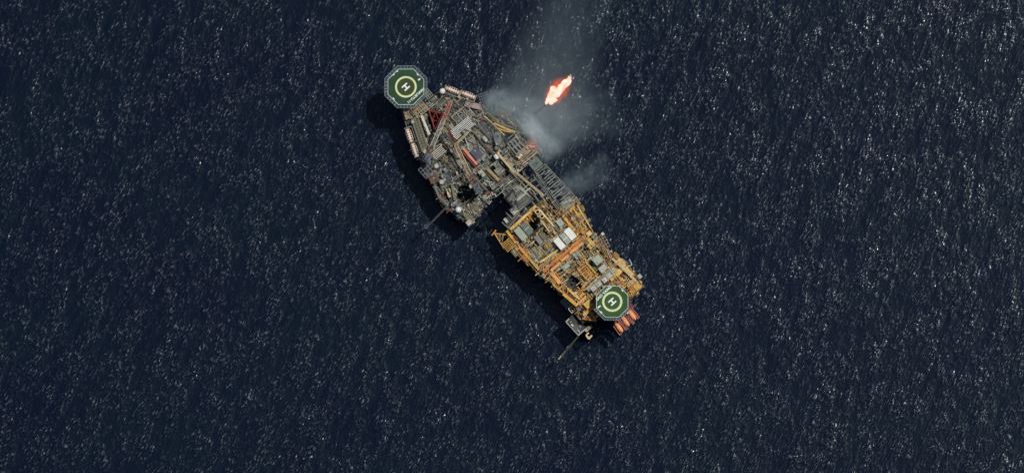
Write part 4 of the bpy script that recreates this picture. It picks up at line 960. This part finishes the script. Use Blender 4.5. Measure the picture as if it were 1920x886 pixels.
def scatter(n, poly, holes, zfun, palette, dirs, density_occ=.75, big=1.0):
    xs = [p[0] for p in poly]; ys = [p[1] for p in poly]; made = 0; tries = 0; placed = []
    while made < n and tries < n*60:
        tries += 1; px, py = R.uniform(min(xs), max(xs)), R.uniform(min(ys), max(ys))
        if not inside(px, py, poly) or any(inside(px, py, h) for h in holes): continue
        if any(math.hypot(px-x, py-y) < r*density_occ for x, y, r in OCC): continue
        if any(math.hypot(px-x, py-y) < r for x, y, r in placed): continue
        z0 = zfun(px, py); k = zone_k(px, py, R, palette); a = R.choice(dirs); t = R.random()
        if t < .42:
            la, lb = R.uniform(2.5, 8)*big, R.uniform(2, 5)*big; o = eqbox(px, py, la, lb, z0, R.uniform(.9, 3.2), k, a); settle(o, 'machinery box', W(k), la*lb, px, py, 'machinery'); rr = (la+lb)/4+.6
        elif t < .72:
            l = R.uniform(7, 20); r = R.uniform(.45, 1.0); o = piperun(px, py, l, r, z0, k, a); settle(o, 'bent pipe', W(k), l*r*2, px, py, 'pipe'); rr = 2.4
        elif t < .84:
            r = R.uniform(1.2, 2.6); o = drum(px, py, r, z0, R.uniform(1.2, 3), k); settle(o, 'round drum tank', W(k), r*r*4, px, py, 'tank'); rr = r+.8
        else:
            la, lb = R.uniform(7, 14), R.uniform(3.5, 6); o = rack(px, py, la, lb, z0, R.uniform(1, 3), k, a); settle(o, 'grating rack', W(k), la*lb, px, py, 'rack'); rr = 4
        placed.append((px, py, rr)); made += 1
    return made
RIGIN = [(758, 208), (778, 199), (802, 188), (824, 174), (842, 180), (902, 199), (916, 210), (940, 210), (966, 225), (985, 249), (1000, 262), (1010, 284), (998, 300), (966, 327), (940, 350), (912, 376), (903, 392), (888, 411), (880, 417), (858, 402), (840, 388), (825, 370), (816, 347), (799, 325), (790, 300), (776, 262)]
n1 = scatter(330, RIGIN, (W1, W2, W3), lambda x, y: ZD, RIGP, ['u', 'u', 'v', 'v', 'p'])
PIN = [(956, 434), (975, 417), (995, 398), (1008, 386), (1030, 376), (1050, 396), (1077, 381), (1088, 391), (1109, 436), (1118, 450), (1142, 472), (1160, 486), (1178, 500), (1194, 523), (1202, 537), (1180, 558), (1176, 588), (1120, 595), (1108, 600), (1092, 590), (1074, 565), (1056, 549), (1040, 531), (1014, 512), (992, 490), (968, 464)]
n2 = scatter(340, PIN, (SHADE_PIT1, SHADE_PIT2), lambda x, y: ZP, PLTP, ['u', 'v'])
# pieces hanging off the edges
def edge_bits(outline, n, z, palette, where, seed):
    rr = random.Random(seed); segs = list(zip(outline, outline[1:])); tot = sum(math.dist(a, b) for a, b in segs)
    for i in range(n):
        t = (i+rr.random())/n*tot
        for a, b in segs:
            l = math.dist(a, b)
            if t <= l: break
            t -= l
        x, y = a[0]+(b[0]-a[0])*t/l, a[1]+(b[1]-a[1])*t/l; nx, ny = (b[1]-a[1])/l, -(b[0]-a[0])/l
        cx_, cy_ = 870 if where == 'rig' else 1070, 290 if where == 'rig' else 485
        if (x-cx_)*nx+(y-cy_)*ny < 0: nx, ny = -nx, -ny
        off = rr.uniform(-1, 3); px, py = x+nx*off, y+ny*off; ang = math.degrees(math.atan2(-(b[1]-a[1]), b[0]-a[0]))
        zz = z-rr.uniform(0, 3); k = rr.choice(palette)
        if rr.random() < .5:
            o = rack(px, py, rr.uniform(5, 11), rr.uniform(3, 6), zz-3, 3.2, k, ang); settle(o, 'hanging edge platform', W(k), 20, px, py, 'platform'); o.name = 'hanging_platform'
        else:
            o = eqbox(px, py, rr.uniform(3, 7), rr.uniform(2.5, 5), zz-1.5, rr.uniform(1.6, 3), k, ang); settle(o, 'edge box', W(k), 15, px, py, 'box'); o.name = 'edge_box'
edge_bits([(752, 206), (762, 236), (772, 262), (788, 302), (797, 326), (814, 348), (822, 372), (838, 390), (856, 404), (880, 420), (889, 413), (905, 392), (930, 362)], 26, ZD, RIGP, 'rig', 3)
edge_bits([(902, 197), (916, 208), (940, 207), (966, 222), (985, 246), (1000, 258), (1013, 284)], 14, ZD, RIGP, 'rig', 4)
edge_bits([(948, 436), (966, 466), (990, 492), (1012, 516), (1040, 534), (1056, 552), (1072, 566), (1090, 592), (1118, 601)], 30, ZP-1, PLTP, 'platform', 5)
edge_bits([(1078, 377), (1090, 390), (1112, 436), (1122, 450), (1142, 468), (1158, 482), (1178, 497), (1196, 522), (1206, 537), (1180, 562)], 26, ZP-1, PLTP, 'platform', 6)
edge_bits([(980, 408), (993, 396), (1006, 384), (1030, 374)], 8, ZP-1, PLTP, 'platform', 7)

# fine pipework and small roof units laid on whatever surface is there
OKN = ('roof', 'main_deck', 'upper_deck', 'deck', 'grating', 'drill_floor', 'wall', 'lower_deck', 'equipment_box')
def fine(poly, root, npipe, nunit, palette, dirs, seed):
    rr = random.Random(seed); bpy.context.view_layer.update(); dg = bpy.context.evaluated_depsgraph_get()
    xs = [p[0] for p in poly]; ys = [p[1] for p in poly]
    def pick():
        while True:
            px, py = rr.uniform(min(xs), max(xs)), rr.uniform(min(ys), max(ys))
            if not inside(px, py, poly): continue
            hit, loc, nrm, idx, o, mtx = S.ray_cast(dg, P(px, py, 110), FWD)
            if not hit or nrm.z < .9 or o.name.split('.')[0] not in OKN: continue
            if o.parent and (o.parent.get('category') in ('helideck', 'container') or o.parent.name.split('.')[0] in ('blue_panel_house', 'accommodation_block', 'generator_house', 'grey_box_house', 'sage_cabin', 'green_cabin')): continue
            if math.hypot(px-1077, py-527) < 17 or math.hypot(px-1002, py-423) < 14: continue
            if o.name.startswith(('roof', 'wall')) and rr.random() < .45: continue
            return px, py, loc
    many = MB(); mats = []; mi = []; shown = 0; specs = []
    for i in range(npipe):
        px, py, loc = pick(); d = dirv(rr.choice(dirs)); L_ = rr.uniform(2.2, 9)*(1.5 if rr.random() < .2 else 1); r = rr.uniform(.09, .26); h = rr.uniform(.25, 1.0)+r
        specs.append((loc, d, L_, r, h, zone_k(px, py, rr, palette), rr.random() < .3))
    specs.sort(key=lambda q: -q[2]*q[3])
    for i, (loc, d, L_, r, h, k, rail) in enumerate(specs):
        mb = MB() if i < 95 else many; f0 = len(mb.f); c = loc+Vector((0, 0, h)); e = Vector((-d.y, d.x, 0))
        if rail: mb.beam(c-d*L_/2, c+d*L_/2, r*2.2, .14); 
        else: mb.tube(c-d*L_/2, c+d*L_/2, r, 6)
        for t in (-.45, .45): q = c+d*L_*t; mb.tube((q.x, q.y, loc.z-.05), q, r*.7, 5)
        if i < 95: mb.obj('service_pipe', k, root)
        else:
            if M(k) not in mats: mats.append(M(k))
            mi += [mats.index(M(k))]*(len(mb.f)-f0)
    if mi:
        o = many.obj('fine_pipework', mats[0], root); o['kind'] = 'stuff'
        for m_ in mats[1:]: o.data.materials.append(m_)
        o.data.polygons.foreach_set('material_index', mi)
    for i in range(nunit):
        px, py, loc = pick(); k = zone_k(px, py, rr, palette); la, lb = rr.uniform(1.4, 4.5), rr.uniform(1.2, 3.2)
        o = eqbox(px, py, la, lb, loc.z, rr.uniform(.5, 1.5), k, rr.choice(dirs)); o.name = 'roof_unit'; settle(o, 'roof unit', W(k), la*lb, px, py, 'roof unit')
        o.location += loc-Vector((P(px, py, loc.z)))
STERN = [(925, 355), (945, 340), (985, 318), (1006, 300), (1022, 306), (1085, 385), (1060, 400), (1030, 380), (1000, 395), (975, 405), (950, 385)]
fine(RIGIN, rig, 720, 175, ['ltgrey', 'grey', 'offwhite', 'sagegreen', 'green', 'grey', 'dkgrey', 'black', 'olive', 'teal', 'rustred', 'black', 'beige', 'green', 'dkgrey', 'ltgrey'], ['u', 'u', 'v', 'v', 'p', 'b'], 21)
fine(PIN, plat, 560, 120, ['yellow', 'pyellow', 'orange', 'ltorange', 'beige', 'yellow', 'tan', 'olive', 'cream', 'dkbrown', 'dkbrown', 'black', 'byellow', 'rustred'], ['u', 'v'], 22)
# grey pipework and trusses of the link between rig and platform
def link():
    rr = random.Random(31); first = True
    for i in range(85):
        while True:
            px, py = rr.uniform(925, 1085), rr.uniform(300, 405)
            if inside(px, py, STERN) and not inside(px, py, [(990, 306), (1008, 292), (1095, 380), (1060, 402), (1004, 326)]): break
        k = rr.choice(['ltgrey', 'grey', 'green', 'sagegreen', 'grey', 'olive', 'dkgrey', 'offwhite']); d = dirv(rr.choice(['u', 'v', 'v', 'v', 10, 75])); c = P(px, py, rr.uniform(27, 35)); L_ = rr.uniform(2.5, 8)
        mb = MB(); mb.beam(c-d*L_/2, c+d*L_/2, rr.uniform(.14, .3), .3)
        mb.obj('cantilever_bracing', k, rig)
link()
for lab, os_ in USED.items():
    if len(os_) > 1:
        for o in os_: o['group'] = lab.split(' ', 1)[1] + ' (cluster)'
print('clutter', n1, n2, len(ALLT))

# ================================================================== flame, boom and mist
root = thing('flare_boom', 'thin dark flare boom reaching from the rig into the mist toward the flame', 'flare boom', P(968, 243, ZD))
MB().truss(P(969, 240, 28), P(1023, 197, 33), 1.0, .7, .9, .6, 20, .10, .05).obj('lattice', 'dkgrey', root)
MB().tube(P(1020, 199, 33), P(1025, 195, 33.4), .35, 8).obj('burner_head', 'black', root)
def flame():
    zf = 34.0
    chain = [(1025, 193, 2.6), (1029, 187, 4.4), (1033, 180, 5.6), (1037, 173, 6.4), (1036, 167, 4.2), (1042, 176, 6.4), (1047, 171, 6.0), (1052, 165, 5.8), (1057, 160, 5.6), (1062, 156, 5.6), (1066, 152, 4.2), (1068, 146, 2.4), (1070, 141, 1.1), (1033, 192, 3.6), (1038, 187, 4.6)]
    mb = MB(); rr = random.Random(5)
    me = bpy.data.meshes.new('t')
    for i, (x, y, r) in enumerate(chain):
        q = P(x, y, zf+i*.12+r*.1); mb.ball(q, r*PXM*1.2, r*PXM*.95, -1, 16, 12)
    tmp = mb.obj('tmpflame', 'white', None, Vector((0, 0, 0)))
    md = tmp.modifiers.new('r', 'REMESH'); md.mode = 'VOXEL'; md.voxel_size = .24
    bpy.context.view_layer.update()
    me2 = bpy.data.meshes.new_from_object(tmp.evaluated_get(bpy.context.evaluated_depsgraph_get())); bpy.data.objects.remove(tmp)
    c = P(1046, 170, zf); ax = (P(1070, 139, zf)-P(1024, 196, zf)).normalized()
    for v in me2.vertices:
        p = v.co.copy(); s = p.dot(ax); pr = p-ax*s*.6
        n = noise.fractal(pr*.55, .6, 2.2, 4); n2_ = noise.noise(pr*1.6)
        v.co = p+v.normal*(n*.62+n2_*.38)+ax*(n*.5)
        v.co -= c
    m = bpy.data.materials.new('flame_fire'); m.use_nodes = True; nt = m.node_tree; L = nt.links.new
    for n_ in list(nt.nodes):
        if n_.type == 'BSDF_PRINCIPLED': nt.nodes.remove(n_)
    em = nd(nt, 'ShaderNodeEmission'); g = nd(nt, 'ShaderNodeNewGeometry')
    nz = nd(nt, 'ShaderNodeTexNoise', Scale=.16, Detail=4.0, Roughness=.6, Distortion=.8); L(g.outputs['Position'], nz.inputs['Vector'])
    rp = nd(nt, 'ShaderNodeValToRGB'); L(nz.outputs['Fac'], rp.inputs['Fac'])
    rp.color_ramp.elements[0].position = .36; rp.color_ramp.elements[0].color = (1, .56, .38, 1); rp.color_ramp.elements[1].position = .58; rp.color_ramp.elements[1].color = (1, .90, .74, 1)
    L(rp.outputs[0], em.inputs[0]); em.inputs[1].default_value = 1.15
    L(em.outputs[0], nt.nodes['Material Output'].inputs['Surface'])
    me2.materials.clear(); me2.materials.append(m)
    for p in me2.polygons: p.use_smooth = True
    o = bpy.data.objects.new('flame', None); COL.objects.link(o); o.location = c; tag(o, 'bright white and orange gas flame burning above the water right of the rig', 'flame')
    f = bpy.data.objects.new('flame_core', me2); COL.objects.link(f); f.parent = o
    # outer red fire: emissive volume, densest near the core
    gm = bpy.data.materials.new('flame_outer_fire'); gm.use_nodes = True; nt = gm.node_tree; L = nt.links.new
    nt.nodes.remove(nt.nodes['Principled BSDF'])
    tc = nd(nt, 'ShaderNodeTexCoord')
    ln = nd(nt, 'ShaderNodeVectorMath', operation='LENGTH'); L(tc.outputs['Object'], ln.inputs[0])
    mr = nd(nt, 'ShaderNodeMapRange'); mr.interpolation_type = 'SMOOTHERSTEP'; L(ln.outputs['Value'], mr.inputs[0])
    for i, v in enumerate((.30, .97, 1.0, 0.0)): mr.inputs[i+1].default_value = v
    nz = nd(nt, 'ShaderNodeTexNoise', Scale=2.2, Detail=4.0, Roughness=.6); L(tc.outputs['Object'], nz.inputs['Vector'])
    m2 = nd(nt, 'ShaderNodeMapRange'); L(nz.outputs['Fac'], m2.inputs[0])
    for i, v in enumerate((.34, .62, .12, 1.6)): m2.inputs[i+1].default_value = v
    mm = nd(nt, 'ShaderNodeMath', operation='MULTIPLY'); L(mr.outputs[0], mm.inputs[0]); L(m2.outputs[0], mm.inputs[1])
    ms = nd(nt, 'ShaderNodeMath', operation='MULTIPLY'); L(mm.outputs[0], ms.inputs[0]); ms.inputs[1].default_value = .15
    ev = nd(nt, 'ShaderNodeEmission'); ev.inputs[0].default_value = (1, .105, .006, 1); L(ms.outputs[0], ev.inputs[1])
    ab = nd(nt, 'ShaderNodeVolumeAbsorption'); ab.inputs[0].default_value = (.1, .05, .05, 1)
    md_ = nd(nt, 'ShaderNodeMath', operation='MULTIPLY'); L(mm.outputs[0], md_.inputs[0]); md_.inputs[1].default_value = .1; L(md_.outputs[0], ab.inputs[1])
    ad = nd(nt, 'ShaderNodeAddShader'); L(ev.outputs[0], ad.inputs[0]); L(ab.outputs[0], ad.inputs[1])
    L(ad.outputs[0], nt.nodes['Material Output'].inputs['Volume'])
    mb = MB(); mb.ball(c.copy(), 1, 1, -1, 24, 16)
    g_ = mb.obj('outer_fire', gm, o, c)     # unit ball sized by its transform
    g_.location = (0, 0, 0); g_.scale = (41*PXM, 25*PXM, 17*PXM); g_.rotation_euler = (0, 0, math.atan2(ax.y, ax.x))
flame()
def mist(label, src, dst, w0, w1, zc, zs, dens, seed, nscale=1.6, lo=.38, hi=.66, peak=.2, name='mist'):
    """drifting spray or smoke: box domain, local X from the source to where it thins out"""
    a, b = P(src[0], src[1], zc), P(dst[0], dst[1], zc); c = (a+b)/2; d = b-a; Lh = d.length/2; W_ = max(w0, w1)*PXM
    m = bpy.data.materials.new('mist_volume'); m.use_nodes = True; nt = m.node_tree; L = nt.links.new
    nt.nodes.remove(nt.nodes['Principled BSDF'])
    def mth(op, x, y=None, cl=False):
        n = nd(nt, 'ShaderNodeMath', operation=op); n.use_clamp = cl
        for i, q in enumerate((x, y)):
            if q is None: continue
            if isinstance(q, (int, float)): n.inputs[i].default_value = q
            else: L(q, n.inputs[i])
        return n.outputs[0]
    def mapr(x, a_, b_, c_, d_, sm=False):
        n = nd(nt, 'ShaderNodeMapRange'); L(x, n.inputs[0])
        if sm: n.interpolation_type = 'SMOOTHSTEP'
        for i, v in enumerate((a_, b_, c_, d_)): n.inputs[i+1].default_value = v
        return n.outputs[0]
    tc = nd(nt, 'ShaderNodeTexCoord'); g = nd(nt, 'ShaderNodeNewGeometry')
    nw = nd(nt, 'ShaderNodeTexNoise', Scale=1.1, Detail=2.0); L(tc.outputs['Object'], nw.inputs['Vector'])
    sb = nd(nt, 'ShaderNodeVectorMath', operation='SUBTRACT'); L(nw.outputs['Color'], sb.inputs[0]); sb.inputs[1].default_value = (.5, .5, .5)
    sc = nd(nt, 'ShaderNodeVectorMath', operation='SCALE'); L(sb.outputs[0], sc.inputs[0]); sc.inputs['Scale'].default_value = .8
    av = nd(nt, 'ShaderNodeVectorMath', operation='ADD'); L(tc.outputs['Object'], av.inputs[0]); L(sc.outputs[0], av.inputs[1])
    sp = nd(nt, 'ShaderNodeSeparateXYZ'); L(av.outputs[0], sp.inputs[0]); x, y, z = sp.outputs
    wd = mapr(x, -1, 1, w0/max(w0, w1), w1/max(w0, w1))
    r2 = mth('ADD', mth('POWER', mth('DIVIDE', mth('ABSOLUTE', y), wd), 2.0), mth('POWER', mth('DIVIDE', mth('ABSOLUTE', z), wd), 2.0))
    side = mapr(r2, 0, 1.0, 1, 0, True)
    along = mth('MULTIPLY', mapr(x, -1.0, -1+peak*2, 0, 1, True), mapr(x, -1+peak*2, .95, 1, 0))
    # no haze at the domain's own faces
    s0 = nd(nt, 'ShaderNodeSeparateXYZ'); L(tc.outputs['Object'], s0.inputs[0]); edge = None
    for q in s0.outputs:
        t = mapr(mth('ABSOLUTE', q), .7, .98, 1, 0, True); edge = t if edge is None else mth('MULTIPLY', edge, t)
    mp = nd(nt, 'ShaderNodeMapping'); mp.inputs['Location'].default_value = (seed*3.1, seed*1.7, 0); mp.inputs['Scale'].default_value = (1.0, 1.0*W_/Lh*1.25, .5)
    L(tc.outputs['Object'], mp.inputs['Vector'])
    nz = nd(nt, 'ShaderNodeTexNoise', Scale=nscale, Detail=7.0, Roughness=.66, Distortion=.9); L(mp.outputs[0], nz.inputs['Vector'])
    dn = mth('MULTIPLY', mth('MULTIPLY', side, along), mth('MULTIPLY', edge, mapr(nz.outputs['Fac'], lo, hi, .06, 1.0)))
    dn = mth('MULTIPLY', dn, dens)
    vs = nd(nt, 'ShaderNodeVolumeScatter'); vs.inputs['Color'].default_value = (.74, .94, .96, 1); L(dn, vs.inputs['Density']); vs.inputs['Anisotropy'].default_value = 0.0
    L(vs.outputs[0], nt.nodes['Material Output'].inputs['Volume'])
    mb = MB(); mb.box(Vector((0, 0, 0)), 2, 2, -1, 1); o = mb.obj(name, m, None, Vector((0, 0, 0)))
    o.location = c; o.rotation_euler = (0, 0, math.atan2(d.y, d.x)); o.scale = (Lh, W_, zs)
    o['label'] = label; o['kind'] = 'stuff'; o['category'] = 'mist'
mist('thin grey-blue smoke spreading from the rig past the flame to the top of the picture', (965, 330), (1112, -90), 122, 90, 34, 22, .018, 1, 2.2, .24, .74, .30)
mist('pale spray drifting right from the blue-grey frame near the upper lifeboats', (900, 182), (1040, 222), 24, 60, 31, 9, .16, 2, 3.0, .34, .70, .09)
mist('dense whitish spray cloud between the yellowish pipes and the rust red module', (966, 206), (1050, 302), 16, 36, 33, 8, .36, 3, 3.2, .36, .70, .38)
mist('faint spray puff to the right of the grey lattice frame', (1034, 368), (1160, 300), 20, 52, 29, 8, .10, 4, 3.0, .36, .72, .12)
mist('faint grey haze drifting right of the flame', (975, 255), (1180, 195), 56, 70, 31, 12, .04, 5, 2.4, .32, .74, .3)

S.cycles.volume_bounces = 3
S.cycles.volume_step_rate = 1.0
S.cycles.volume_max_steps = 256
